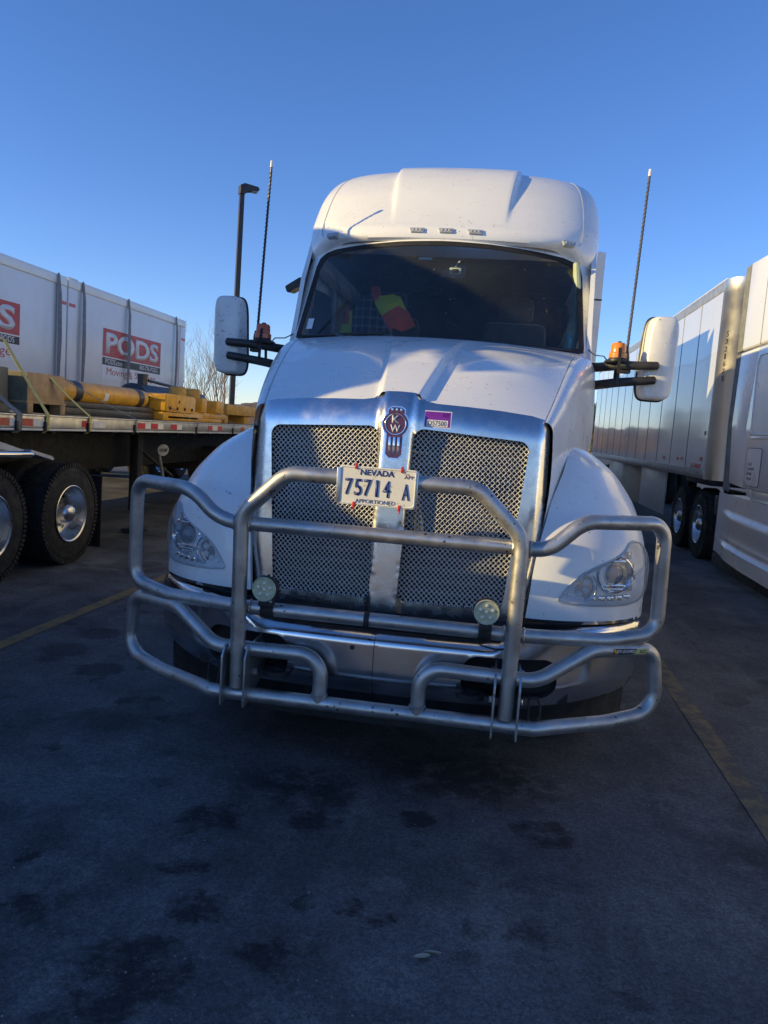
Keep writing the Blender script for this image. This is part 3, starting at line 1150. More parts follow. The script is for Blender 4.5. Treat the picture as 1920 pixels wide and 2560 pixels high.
# dark valance and step filler behind and above the bumper
rows = []
for z in (0.27, 0.33, 0.40, 0.47):
    rows.append([(u / 20 * 1.16, bump_v(u / 20 * 1.16, 0.46) + 0.055 + (0.47 - z) * 0.10, z) for u in range(-20, 21)])
grid('valance', rows, 'black_rubber', truck)
rows = []
for k, z in enumerate((0.70, 0.765, 0.80)):
    rows.append([(u / 20 * 1.19, bump_v(u / 20 * 1.19, 0.6) + 0.115 - 0.02 * k, z) for u in range(-20, 21)])
grid('bumper_filler', rows, 'black_plastic', truck)
for s in (-1, 1):
    rows = []
    for z in (0.786, 0.800):
        rows.append([(s * (0.655 + 0.56 * i / 16), fender_pt(fender_q(0.655 + 0.56 * i / 16, 0.80), 0.80, 1, 0.004)[1], z) for i in range(17)])
    grid('trim_strip', rows, 'polished', truck)
    MB().box(s * 0.36, s * 0.86, 0.30, 0.34, 0.44, 0.70).build('tow_recess', 'dark_frame', truck)
    b = MB()
    b.lathe([(0.062, -0.012), (0.062, 0.012), (0.024, 0.012), (0.024, -0.012), (0.062, -0.012)], Matrix.Translation((s * 0.43, 0.12, 0.495)), 24)
    b.box(s * 0.43 - 0.035, s * 0.43 + 0.035, 0.13, 0.30, 0.484, 0.506, 0.004)
    b.build('tow_hook', 'dark_frame', truck)
# frame, axle and front tyres under the hood
b = MB()
b.box(-0.47, -0.38, 0.32, 10.6, 0.55, 0.80, 0.01).box(0.38, 0.47, 0.32, 10.6, 0.55, 0.80, 0.01).box(-0.85, 0.85, 1.05, 1.17, 0.42, 0.54, 0.01)
b.build('chassis', 'dark_frame', truck)
b = MB()
b.box(-0.62, 0.62, 0.56, 1.75, 0.50, 1.45, 0.05)
b.build('engine', 'dark_frame', truck)
for s in (-1, 1):
    wheel(truck, s * 1.12, 1.40, s, dual=False, n=28, lugs=False)
    for y in (8.45, 9.75):
        wheel(truck, s * 1.22, y, s, n=24, lugs=False)
        MB().box(s * 0.60, s * 1.24, y - 0.60, y + 0.60, 1.06, 1.13, 0.02).build('wheel_shade_cover', 'black_plastic', truck)  # unseen covers added to keep sun off the right tractor's wheels

# cab ---------------------------------------------------------------------
def cab_v(u, z):
    a = abs(u)
    return 1.635 + (z - 2.17) * 0.70 + 0.315 * (a / 0.93) ** 2 + 3.5 * max(0, a - 0.925) ** 1.5


W_HALF = [(0.0, 2.862), (0.30, 2.857), (0.60, 2.842), (0.78, 2.826), (0.855, 2.805), (0.898, 2.765), (0.913, 2.70), (0.928, 2.40), (0.938, 2.20), (0.935, 2.165), (0.90, 2.155), (0.5, 2.135), (0.0, 2.125)]
W_OUT = W_HALF + [(-p[0], p[1]) for p in reversed(W_HALF[1:-1])]


def scale2(poly, kx, kz, c):
    return [(c[0] + (p[0] - c[0]) * kx, c[1] + (p[1] - c[1]) * kz) for p in poly]


W_IN = scale2(W_OUT, 0.962, 0.915, (0, 2.485))
C_OUT = [(0.99, 2.00), (1.0, 2.2), (0.995, 2.5), (0.985, 2.89), (-0.985, 2.89), (-0.995, 2.5), (-1.0, 2.2), (-0.99, 2.00)]
sheet('cab_front', C_OUT, [W_OUT], lambda u, z: (u, cab_v(u, z), z), 'white_paint', truck, 0.03, 0.02, (0, 1, 0.2))
sheet('windshield_seal', scale2(W_OUT, 1.004, 1.006, (0, 2.49)), [W_IN], lambda u, z: (u, cab_v(u, z) + 0.006, z), 'black_rubber', truck, 0.025, 0.012)
wsh = sheet('windshield', scale2(W_OUT, 0.985, 0.97, (0, 2.485)), [], lambda u, z: (u, cab_v(u, z) + 0.010, z), 'windshield_glass', truck, 0.035)
# inspection sticker on the glass
rows = [[(x, cab_v(x, z) + 0.004, z) for x in (-0.868, -0.845, -0.822)] for z in (2.225, 2.26, 2.30)]
grid('inspection_sticker', rows, 'sticker_white', wsh)


def side_u(v):
    return 0.985 + 0.055 * sstep(2.0, 3.1, v)


for s in (-1, 1):
    o = [(1.86, 1.05), (4.34, 1.05), (4.34, 2.95), (2.52, 2.95), (2.20, 2.60), (2.06, 2.30), (1.95, 2.08)]
    win = round_poly([(2.36, 2.14), (3.45, 2.10), (3.45, 2.74), (2.72, 2.76)], 0.06, 5)
    sheet('cab_side', o, [win], lambda y, z: (s * side_u(y), y, z), 'white_paint', truck, 0.06, 0.03, (-s, 0, 0))
    sheet('side_window', win, [], lambda y, z: (s * (side_u(y) - 0.012), y, z), 'windshield_glass', truck, 0.1)
    b = MB()
    b.tube([(s * (side_u(y) + 0.001), y, z) for y, z in ((2.2, 1.2), (2.16, 2.06), (2.62, 2.82), (3.55, 2.82), (3.58, 1.2))], 0.004, 4)
    door = b.build('door_gap', 'print_black', truck)
    b = MB()
    b.box(s * 1.045, s * 1.075, 3.30, 3.50, 1.86, 1.90, 0.008)
    b.build('door_handle', 'black_plastic', truck)
    # sleeper side, extender and step fairing, drawn out unseen to shade the right tractor
    b = MB()
    b.prism([(4.30, 0.95), (7.60, 0.95), (7.60, 3.44), (4.75, 3.46), (4.30, 3.36)], lambda p: (s * 1.06, p[0], p[1]), lambda p: (s * 1.262, p[0], p[1] - 0.03), 0.0)
    slp = b.build('sleeper_side', 'white_paint', truck)
    MB().box(s * 1.10, s * 1.265, 4.296, 7.61, 2.905, 2.918).build('panel_gap', 'print_black', slp)
    b = MB()
    b.prism([(2.1, 0.36), (7.5, 0.36), (7.5, 1.0), (2.1, 1.02)], lambda p: (s * 1.02, p[0], p[1]), lambda p: (s * 1.20, p[0], p[1]), 0.02)
    b.build('step_fairing', 'white_paint', truck)
b = MB()
b.box(-1.12, 1.12, 4.36, 7.58, 0.95, 3.56, 0.04)  # rear end lengthened out of view for the shadow it throws rightwards
b.build('sleeper', 'white_paint', truck)

# roof fairing ---------------------------------------------------------------
RZ = [2.862, 2.885, 2.93, 3.00, 3.08, 3.17, 3.26, 3.35, 3.44, 3.51, 3.56, 3.60, 3.622, 3.634, 3.64]
RV = [2.150, 2.118, 2.125, 2.185, 2.262, 2.350, 2.440, 2.545, 2.670, 2.795, 2.92, 3.08, 3.28, 3.52, 3.8]
RU = [0.96, 0.99, 1.015, 1.026, 1.030, 1.030, 1.026, 1.016, 0.995, 0.965, 0.93, 0.87, 0.78, 0.60, 0.30]


def roof_pt(th, z):
    vc, uo = interp(z, RZ, RV), interp(z, RZ, RU)
    D = 0.44
    st_, ct = math.sin(th), math.cos(th)
    k = 2 / 2.35
    u = uo * math.copysign(abs(st_) ** k, st_)
    v = vc + D * (1 - max(0, ct) ** k)
    a = abs(u)
    hw = 0.355 + 0.08 * (z - 2.95) / 0.65
    lift = 0.046 * sstep(2.95, 3.50, z) * (1 - sstep(hw, hw + 0.04, a))
    return Vector((u, v - lift * (0.55 if z > 3.5 else 1.0), z + lift * 0.45))


rows = []
zs = [RZ[0] + (RZ[-1] - RZ[0]) * (1 - (1 - i / 70) ** 1.55) for i in range(71)]
for z in zs:
    half = []
    hw, uo = 0.355 + 0.08 * (z - 2.95) / 0.65, interp(z, RZ, RU)
    us = [hw * j / 16 for j in range(16)] + [hw + 0.04 * j / 8 for j in range(8)] if uo > hw + 0.06 else [uo * 0.8 * j / 24 for j in range(24)]
    t0 = math.asin((max(us) / uo) ** (2.35 / 2)) if us else 0
    t0 = math.asin((min(0.999, (hw + 0.04 if uo > hw + 0.06 else uo * 0.8) / uo)) ** (2.35 / 2))
    ths = [math.asin((x / uo) ** (2.35 / 2)) for x in us] + [t0 + (math.pi / 2 - t0) * j / 60 for j in range(61)]
    for th in ths:
        q_ = roof_pt(th, z)
        q_.z -= 0.16 * sstep(0.75, 1.35, th) * max(0.0, 1 - (z - 2.862) / 0.16)
        q_.y += 0.05 * sstep(0.6, 1.0, th) * max(0.0, 1 - (z - 2.862) / 0.05)
        half.append(q_)
    last = half[-1]
    for y in (3.0, 3.6, 4.4, 5.3):
        half.append(Vector((last.x, max(y, last.y + 0.01), last.z)))
    rows.append([Vector((-p.x, p.y, p.z)) for p in reversed(half[1:])] + half)
grid('roof_fairing', rows, 'white_paint', truck, 45)
for s in (-1, 1):
    pts = []
    for i in range(24):
        z = 2.89 + 0.69 * i / 23
        p = roof_pt(1.02, z)
        pts.append((s * p.x, p.y - 0.0005, p.z))
    MB().tube(pts, 0.0035, 4).build('fairing_seam', 'lamp_grey', truck)
b = MB()
b.box(-0.93, 0.93, 2.62, 4.4, 2.83, 2.87, 0.01)
b.build('roof_lining', 'cabin_dark', truck)
for u, z in ((-0.198, 2.925), (-0.006, 2.927), (0.186, 2.925), (-0.80, 2.905), (0.80, 2.905)):
    zz = z
    lo, hi = 0.0, math.pi / 2
    for _ in range(30):
        mid = (lo + hi) / 2
        if roof_pt(mid, zz).x < abs(u):
            lo = mid
        else:
            hi = mid
    p = roof_pt(lo, zz)
    q = roof_pt(lo + 0.02, zz)
    sgn = 1 if u >= 0 else -1
    xax = Vector(((q.x - p.x) * 1, (q.y - p.y) * sgn, 0)).normalized()
    nrm = Vector((0, 0, 1)).cross(xax)
    nrm = -nrm if nrm.y > 0 else nrm
    nrm = (nrm + Vector((0, 0, 0.55))).normalized()
    yax = nrm.cross(xax).normalized()
    Mx = Matrix((xax, yax, nrm)).transposed().to_4x4()
    Mx.translation = Vector((sgn * p.x, p.y, p.z))
    b = MB()
    tp = round_poly([(-0.054, 0.017), (0.054, 0.017), (0.040, -0.017), (-0.040, -0.017)], 0.006, 3)
    b.prism(tp, lambda c: Mx @ Vector((c[0], c[1], -0.02)), lambda c: Mx @ Vector((c[0], c[1], 0.010)))
    ml = b.build('marker_light', 'lamp_grey', truck)
    tp = [(c[0] * 0.86, c[1] * 0.72) for c in tp]
    MB().prism(tp, lambda c: Mx @ Vector((c[0], c[1], 0.009)), lambda c: Mx @ Vector((c[0], c[1], 0.0125))).build('marker_lens', 'marker_clear', ml)
    for k in (-1, 0, 1):
        MB().lathe([(0.008, 0.012), (0.007, 0.016), (0, 0.018)], Mx @ Matrix.Translation((k * 0.024, 0, 0)), 10).build('diode', 'lamp_grey', ml)

# wipers --------------------------------------------------------------------
for pts in (((-0.88, 2.172), (-0.62, 2.178), (-0.30, 2.190)), ((0.02, 2.168), (0.42, 2.166), (0.85, 2.172))):
    b = MB()
    P = [(x, cab_v(x, z) - 0.012, z) for x, z in resample(pts, 0.1, False)]
    b.tube(P, 0.009, 6)
    wp = b.build('wiper', 'black_plastic', truck)
    x0, z0 = pts[1]
    MB().tube([(x0, cab_v(x0, z0) - 0.02, z0), (x0 + 0.17, cab_v(x0 + .17, 2.13) - 0.03, 2.135)], 0.008, 6).build('wiper_arm', 'cabin_grey', wp)

# cab interior ------------------------------------------------------------------
b = MB()
b.box(-0.97, -0.94, 2.25, 4.3, 1.2, 2.1).box(0.94, 0.97, 2.25, 4.3, 1.2, 2.1).box(-0.97, 0.97, 4.28, 4.32, 1.2, 2.85).box(-0.97, 0.97, 1.9, 4.3, 1.15, 1.2)
b.build('cab_lining', 'cabin_dark', truck)
rows = []
for k, (dv, z) in enumerate(((0.03, 2.115), (0.12, 2.15), (0.30, 2.155), (0.42, 2.13), (0.46, 2.0), (0.46, 1.6))):
    rows.append([(u / 12 * 0.93, cab_v(u / 12 * 0.93, 2.13) + dv, z + 0.03 * (1 if u > 3 and k in (2, 3) else 0)) for u in range(-12, 13)])
grid('dashboard', rows, 'cabin_dark', truck)
b = MB()
sw = [(0.45 + 0.22 * math.cos(i * math.pi / 16), 2.42 + 0.12 * math.sin(i * math.pi / 16), 2.05 + 0.18 * math.sin(i * math.pi / 16)) for i in range(32)]
b.tube(sw, 0.016, 8, True)
b.tube([(0.45, 2.42, 2.05), (0.45, 2.30, 1.9)], 0.03, 8)
b.build('steering_wheel', 'black_plastic', truck)
for x in (-0.52, 0.50):
    b = MB()
    b.box(x - 0.26, x + 0.26, 2.75, 3.28, 1.62, 1.80, 0.06)
    b.box(x - 0.25, x + 0.25, 3.22, 3.38, 1.75, 2.52, 0.06)
    b.box(x - 0.14, x + 0.14, 3.24, 3.36, 2.52, 2.72, 0.05)
    b.build('seat', 'seat_cloth', truck)
b = MB()
b.box(-0.92, 0.92, 4.0, 4.2, 1.4, 2.83, 0.03)
b.build('bunk_curtain', 'cabin_dark', truck)
b = MB()
b.prism(round_poly([(-0.02, 2.60), (0.15, 2.60), (0.15, 2.695), (0.05, 2.69)], 0.012, 3), lambda p: (p[0], cab_v(p[0], p[1]) + 0.03, p[1]), lambda p: (p[0], cab_v(p[0], p[1]) + 0.05, p[1]))
dc = b.build('dash_camera', 'cabin_grey', truck)
MB().box(0.045, 0.125, cab_v(0, 2.65) + 0.012, cab_v(0, 2.65) + 0.05, 2.622, 2.668, 0.010).build('camera_body', 'pale_green', dc)
MB().box(0.062, 0.108, cab_v(0, 2.65) + 0.008, cab_v(0, 2.65) + 0.03, 2.632, 2.658, 0.006).build('camera_lens', 'print_black', dc)
MB().tube([(0.085, cab_v(0, 2.65) + .03, 2.67), (0.09, cab_v(0, 2.70) + .03, 2.70), (0.11, cab_v(0, 2.68) + .03, 2.715)], 0.006, 6).build('camera_stalk', 'pale_green', dc)
rows = [[(x, cab_v(x, z) + 0.018, z) for x in (-0.165, -0.12, -0.075)] for z in (2.722, 2.738)]
grid('toll_tag', rows, 'bottle_blue', truck)
b = MB()
b.tube([(0.865, 2.30, 2.79), (0.885, 2.27, 2.6), (0.885, 2.22, 2.42), (0.86, 2.12, 2.28), (0.835, 2.10, 2.2)], [0.022, 0.03, 0.036, 0.05, 0.05], 10)
b.build('grab_handle', 'pale_green', truck)

# mirrors, arms, beacons, aerials ----------------------------------------------------
for s in (-1, 1):
    b = MB()
    cx, cz = s * 1.395, 2.158
    rows_v, n = [], 40
    lay = ((0.00, 0.86, -0.062), (0.0, 0.94, -0.055), (0.0, 0.985, -0.035), (0, 1.0, -0.005), (0, 1.0, 0.06), (0, 0.985, 0.085), (0, 0.95, 0.09), (0, 0.5, 0.086))
    v, f = [], []
    tw = R(8) * s

    def mp(x, y, z):
        # the housing is a little narrower at the top and turned outwards
        x *= (1.0 - 0.04 * z / 0.25)
        xx, yy = x * math.cos(tw) - y * math.sin(tw), x * math.sin(tw) + y * math.cos(tw)
        return (cx + xx + s * 0.010 * z / 0.25, 1.955 + yy, cz + z)
    v.append(mp(0, -0.066, 0))
    for _, k, dy in lay:
        for i in range(n):
            a = 2 * math.pi * i / n
            c_, s_ = math.cos(a), math.sin(a)
            x = math.copysign(abs(c_) ** 0.42, c_) * (0.098 - (1 - k) * 0.16)
            z = math.copysign(abs(s_) ** 0.36, s_) * (0.256 - (1 - k) * 0.16)
            v.append(mp(x, dy + 0.010 * (x / 0.1) ** 2 * (1 if dy < 0 else 0), z))
    L = len(lay)
    for i in range(n):
        f.append([0, 1 + (i + 1) % n, 1 + i])
        for l in range(L - 1):
            f.append([1 + l * n + i, 1 + l * n + (i + 1) % n, 1 + (l + 1) * n + (i + 1) % n, 1 + (l + 1) * n + i])
    f.append([1 + (L - 1) * n + i for i in range(n)])
    mir = mob('mirror', v, f, 'white_mirror', truck, True, 50)
    b = MB()
    v2 = [mp(math.copysign(abs(math.cos(2 * math.pi * i / n)) ** 0.42, math.cos(2 * math.pi * i / n)) * 0.10, 0.075, math.copysign(abs(math.sin(2 * math.pi * i / n)) ** 0.36, math.sin(2 * math.pi * i / n)) * 0.258) for i in range(n)]
    b.tube(v2, 0.008, 6, True)
    b.build('mirror_rim', 'black_plastic', mir)
    for z0, z1, u1, nm in ((2.088, 2.105, 1.385, 'mirror_arm'), (1.972, 2.018, 1.375, 'mirror_arm')):
        b = MB()
        P, rr = [], []
        for i in range(15):
            t = i / 14
            tt = t if i < 12 else 0.955 + 0.0225 * (i - 12)
            P.append((s * (0.99 + (u1 - 0.99) * tt), 2.03 - 0.17 * sstep(0, 0.5, tt), z0 + (z1 - z0) * tt))
            rr.append(0.030 - 0.004 * t if i < 12 else (0.026, 0.024, 0.012)[i - 12])
        b.tube(P, rr, 12)
        b.build(nm, 'arm_black', truck)
    b = MB()
    b.lathe([(0.060, 0), (0.060, 0.012), (0.052, 0.016), (0.050, 0.025)], Matrix.Translation((s * 1.135, 1.87, 2.118)), 24)
    b.box(s * 1.135 - 0.075, s * 1.135 + 0.075, 1.83, 1.91, 2.108, 2.124, 0.004)
    bc = b.build('beacon', 'arm_black', truck)
    MB().lathe([(0.055, 0.02), (0.055, 0.048), (0.047, 0.056), (0.045, 0.100), (0.036, 0.112), (0.0, 0.116)], Matrix.Translation((s * 1.135, 1.87, 2.118)), 28).build('beacon_dome', 'amber' if s > 0 else 'amber_red', bc)
    b = MB()
    arc = [(s * 1.135 + 0.004, 1.87 - 0.062 * math.cos(a), 2.10 + 0.14 * math.sin(a)) for a in [math.pi * i / 14 for i in range(15)]]
    b.ribbon([(s * 1.135 + 0.004, 1.80, 1.97)] + arc[1:] + [(s * 1.135 + 0.004, 1.95, 1.98)], (1, 0, 0), 0.018, 0.004)
    b.build('beacon_strap', 'black_rubber', bc)
    # aerial with a wound whip
    base, top = Vector((s * 1.190, 1.91, 2.10)), Vector((-1.178 if s < 0 else 1.235, 2.0, 3.305))
    b = MB()
    b.tube([base, top], [0.0085, 0.0070], 8)
    d = (top - base)
    e1 = d.normalized().orthogonal().normalized()
    e2 = d.normalized().cross(e1)
    hel = []
    for i in range(420):
        t = i / 419
        a = i * 0.62
        hel.append(base + d * (0.03 + 0.92 * t) + (e1 * math.cos(a) + e2 * math.sin(a)) * 0.0075)
    b.tube(hel, 0.0032, 4)
    an = b.build('aerial', 'strap_dark' if s > 0 else 'black_plastic', truck)
    MB().tube([base + d * 0.965, top], [0.010, 0.010], 10).build('aerial_tip', 'sticker_white', an)
    b = MB()
    b.box(base.x - 0.03, base.x + 0.03, 1.86, 1.92, 2.05, 2.115, 0.006)
    b.lathe([(0.02, 0), (0.02, 0.05), (0.012, 0.09), (0, 0.09)], Matrix.Translation((base.x, 1.90, 2.10)), 10)
    b.build('aerial_mount', 'arm_black', an)
    MB().tube([(s * 1.10, 1.90, 2.10), (s * 1.05, 1.86, 2.145), (s * 1.0, 1.92, 2.155), (s * 0.965, 2.02, 2.20)], 0.004, 5).build('beacon_wire', 'print_black', bc)
b = MB()
b.prism(round_poly([(-1.045, 2.672), (-1.10, 2.668), (-1.205, 2.60), (-1.185, 2.552), (-1.045, 2.63)], 0.012, 3), lambda p: (p[0], 2.55, p[1]), lambda p: (p[0], 2.72, p[1] + 0.02), 0.006)
b.build('look_down_mirror', 'black_plastic', truck)

# grille guard ----------------------------------------------------------------------
PR = 0.0312


def mirror_path(half):
    return [(-p[0], p[1], p[2]) for p in reversed(half)] + [p for p in half]


uh = [(0.70, 0.035, 1.160), (0.832, 0.055, 1.287), (1.188, 0.262, 1.287), (1.208, 0.305, 0.80), (0.985, 0.205, 0.772), (0.62, 0.075, 0.786)]
pl = uh + [(-p[0], p[1], p[2]) for p in reversed(uh)]
pl = round_poly(pl, [0.13, 0.13, 0.085, 0.085, 0.6, 0.8] * 2, 10)
b = MB()
b.tube(resample([tuple(p) for p in pl], 0.06), PR, 18, True)
guard = b.build('grille_guard', 'guard_steel', truck, angle=60)
hh = [(0.583, 0.030, 0.44), (0.590, 0.000, 1.205), (0.395, -0.012, 1.393), (0.0, -0.012, 1.395)]
hp = [(-p[0], p[1], p[2]) for p in hh[:-1]] + [p for p in reversed(hh[:-1])]
hp = round_poly([hp[0], hp[1], hp[2], hp[3], hp[4], hp[5]], [0, 0.13, 0.13, 0.13, 0.13, 0], 10, False)
MB().tube(resample([tuple(p) for p in hp], 0.05, False), PR + 0.0015, 18).build('guard_hoop', 'guard_steel', guard, angle=60)
lh = [(0.214, 0.045, 0.41), (0.214, 0.045, 0.612), (0.70, 0.055, 0.605), (0.93, 0.175, 0.732), (1.205, 0.315, 0.728), (1.25, 0.35, 0.44), (1.02, 0.22, 0.408), (0.70, 0.045, 0.403), (0.0, 0.02, 0.408)]
lp = round_poly(lh[:-1], [0, 0.10, 0.16, 0.16, 0.075, 0.11, 0.7, 1.0], 9, False)
path = [tuple(p) for p in lp] + [(-p[0], p[1], p[2]) for p in reversed([tuple(q) for q in lp])]
b = MB()
b.tube(resample(path, 0.06, False), PR + 0.001, 18)
b.build('guard_lower_bar', 'guard_steel', guard, angle=60)
for s in (-1, 1):
    for du in (-0.052, 0.050):
        b = MB()
        x = s * 0.583 + du
        b.prism(round_poly([(-0.03, 0.36), (-0.03, 0.585), (0.0, 0.625), (0.20, 0.64), (0.26, 0.55), (0.26, 0.44), (0.02, 0.37)], 0.012, 3),
                lambda p: (x - 0.004, p[0], p[1]), lambda p: (x + 0.004, p[0], p[1]))
        b.build('guard_bracket', 'guard_steel', guard)
    for zz, dv in ((0.49, 0.10), (0.60, 0.17)):
        for du in (-0.056, 0.054):
            MB().lathe([(0.015, 0), (0.015, 0.014), (0.010, 0.018), (0, 0.018)], Matrix.Translation((s * 0.583 + du, dv, zz)) @ Matrix.Rotation(R(90 if du > 0 else -90), 4, 'Y'), 6).build('guard_bolt', 'alloy', guard)
    b = MB()
    x = s * 0.70
    b.tube([(s * 0.635, 0.06, 0.485), (x - s * 0.03, 0.06, 0.485)], 0.009, 8)
    b.tube([(p[0], 0.06, p[1]) for p in round_poly([(x - s * 0.025, 0.53), (x + s * 0.015, 0.53), (x + s * 0.025, 0.50), (x + s * 0.025, 0.45), (x + s * 0.01, 0.425), (x - s * 0.02, 0.425)], 0.015, 4)], 0.006, 8, True)
    b.build('guard_pin', 'dark_frame', guard)
    # round work lamp on the lower bar
    A = Matrix.Translation((s * 0.471, 0.008, 0.889)) @ Matrix.Rotation(R(90), 4, 'X') @ Matrix.Rotation(s * R(2), 4, 'Y')
    b = MB()
    b.lathe([(0.040, -0.045), (0.052, -0.03), (0.0555, -0.01), (0.0555, 0.010), (0.053, 0.014)], A, 32)
    for i in range(14):
        a = 2 * math.pi * i / 14
        b.box(-0.002, 0.002, 0.04, 0.056, -0.05, -0.012, 0, A @ Matrix.Rotation(a, 4, 'Z'))
    wl = b.build('work_lamp', 'black_plastic', guard)
    MB().lathe([(0.053, 0.012), (0.053, 0.018), (0.050, 0.021), (0.0465, 0.018), (0.045, 0.0145), (0.0, 0.0145)], A, 32).build('lamp_cover', 'pod_lens', wl)
    for i in range(6):
        a = math.pi / 2 + 2 * math.pi * i / 5
        rr = 0.027 if i < 5 else 0.0
        MB().lathe([(0.0085, 0.013), (0.007, 0.019), (0.003, 0.023), (0, 0.0235)], A @ Matrix.Translation((rr * math.cos(a), rr * math.sin(a), 0)), 12).build('diode', 'led_dome', wl)
    b = MB()
    b.ribbon([(s * 0.471 - 0.032, 0.02, 0.862), (s * 0.471 - 0.032, 0.02, 0.832), (s * 0.471 + 0.032, 0.02, 0.832), (s * 0.471 + 0.032, 0.02, 0.862)], (0, 1, 0), 0.02, 0.003)
    b.build('lamp_bracket', 'alloy', wl)
    zb = 0.787
    b = MB()
    b.lathe([(PR + 0.0045, -0.027), (PR + 0.0045, 0.027)], Matrix.Translation((s * 0.471, 0.0665, zb)) @ Matrix.Rotation(R(90), 4, 'Y'), 20)
    b.box(s * 0.471 - 0.026, s * 0.471 + 0.026, 0.0, 0.075, zb + 0.024, zb + 0.046, 0.004)
    b.build('lamp_clamp', 'black_rubber', wl)
for s in (-1, 1):
    for (cx_, cy_, cz_, ax) in ((s * 0.214, 0.043, 0.443, 'Z'), (s * 0.555, 0.028, 1.160, 'Y'), (s * 0.626, 0.028, 1.160, 'Y'), (s * 0.548, 0.066, 0.789, 'Y'), (s * 0.632, 0.072, 0.787, 'Y')):
        rot_ = Matrix.Rotation(R(90), 4, 'Y') if ax == 'Y' else Matrix()
        ring_ = [Matrix.Translation((cx_, cy_, cz_)) @ rot_ @ Vector(((PR + 0.002) * math.cos(a), (PR + 0.002) * math.sin(a), 0.0015 * math.sin(9 * a))) for a in [2 * math.pi * i / 40 for i in range(40)]]
        MB().tube(ring_, 0.0035, 5, True).build('weld_bead', 'guard_steel', guard)
MB().tube([(-0.44, 0.06, 0.862), (-0.36, 0.10, 0.845), (-0.27, 0.14, 0.828), (-0.22, 0.2, 0.82)], 0.004, 6).build('lamp_cable', 'print_black', guard)
MB().tube([(0.43, 0.07, 0.75), (0.46, 0.08, 0.725), (0.52, 0.09, 0.712), (0.60, 0.11, 0.715)], 0.004, 6).build('lamp_cable', 'print_black', guard)
MB().lathe([(PR + 0.0035, -0.011), (PR + 0.0035, 0.011)], Matrix.Translation((-0.032, 0.0715, 0.7865)) @ Matrix.Rotation(R(90), 4, 'Y'), 20).build('pipe_tape', 'black_rubber', guard)
# maker's label on the lower right bar: a wrapped strip
def bar_pt(t, a, lift):
    p0, p1 = Vector((0.93, 0.175, 0.732)), Vector((1.205, 0.315, 0.728))
    c_ = p0.lerp(p1, t)
    d = (p1 - p0).normalized()
    e1 = Vector((0, -1, 0))
    e1 = (e1 - d * e1.dot(d)).normalized()
    e2 = d.cross(e1)
    e2 = e2 if e2.z > 0 else -e2
    return c_ + (e1 * math.cos(a) + e2 * math.sin(a)) * (PR + 0.001 + lift)


def wrap(name, t0, t1, a0, a1, lift, mat, parent, skew=0.0):
    rows = []
    for i in range(6):
        a = a0 + (a1 - a0) * i / 5
        rows.append([bar_pt(t0 + skew * (i / 5 - 0.5) + (t1 - t0) * j / 6, a, lift) for j in range(7)])
    return grid(name, rows, mat, parent)


lab = wrap('maker_label', 0.27, 0.83, -0.35, 0.42, 0.0006, 'print_black', guard)
wrap('label_panel', 0.63, 0.83, -0.34, 0.41, 0.0010, 'strap_yellow', lab, 0.05)
wrap('label_flash', 0.275, 0.325, -0.28, 0.36, 0.0010, 'yellow_steel', lab, -0.05)


def on_label(c):
    t = 0.27 + 0.56 * (c.x + 0.09) / 0.18
    return bar_pt(t, c.z / PR, 0.0014 - c.y)


text('label_text', 'EX-GUARD', 'sticker_white', lab, (-0.025, 0, 0.0015), FACE_CAM, 0.094, 0.013, 0.0002, 0.01, 0.15, on_label)
text('label_code', 'XG', 'print_black', lab, (0.061, 0, 0.001), FACE_CAM, 0.034, 0.015, 0.0002, 0.02, 0, on_label)

# licence plate, hung from the hoop
PV = -0.052
tilt = 0.0
b = MB()
b.prism(round_poly([(-0.160, 1.288), (0.160, 1.288), (0.160, 1.446), (-0.160, 1.446)], 0.012, 4), lambda p: (p[0] - 0.01, PV, p[1]), lambda p: (p[0] - 0.01, PV + 0.004, p[1]))
plate = b.build('license_plate', 'plate_white', truck)
b = MB()
b.tube([(p[0] - 0.01, PV - 0.001, p[1]) for p in round_poly([(-0.155, 1.293), (0.155, 1.293), (0.155, 1.441), (-0.155, 1.441)], 0.012, 4)], 0.0022, 6, True)
b.build('plate_rim', 'plate_white', plate)
b = MB()
b.box(-0.178, -0.160, PV - 0.004, PV + 0.012, 1.292, 1.436, 0.002).box(0.140, 0.156, PV + 0.005, PV + 0.02, 1.285, 1.44, 0.002)
b.build('plate_holder', 'alloy', plate)
text('plate_state', 'NEVADA', 'plate_blue', plate, (-0.012, PV - 0.0004, 1.4235), FACE_CAM, 0.140, 0.024, 0.0012, 0.03)
text('plate_type', 'APP', 'print_violet', plate, (0.118, PV - 0.0004, 1.415), FACE_CAM, 0.040, 0.013, 0.0010)
for i, ch in enumerate('75714'):
    text('plate_digit', ch, 'plate_blue', plate, (-0.128 + 0.039 * i, PV - 0.0004, 1.361), FACE_CAM, 0.030 if ch != '1' else 0.011, 0.068, 0.0030, 0.008)
text('plate_digit', 'A', 'plate_blue', plate, (0.108, PV - 0.0004, 1.355), FACE_CAM, 0.030, 0.066, 0.0030, 0.008)
text('plate_class', 'APPORTIONED', 'plate_blue', plate, (-0.014, PV - 0.0004, 1.3055), FACE_CAM, 0.165, 0.016, 0.0010)
for x, z in ((-0.100, 1.446), (0.088, 1.444), (-0.102, 1.288), (0.086, 1.288)):
    b = MB()
    b.box(x - 0.0055, x + 0.0055, PV - 0.006, PV + 0.008, z - 0.012, z + 0.012, 0.002)
    b.tube([(x, PV - 0.004, z), (x + 0.002, PV - 0.002, z + (0.012 if z > 1.4 else -0.022))], 0.003, 5)
    b.build('zip_tie', 'tie_red', plate)

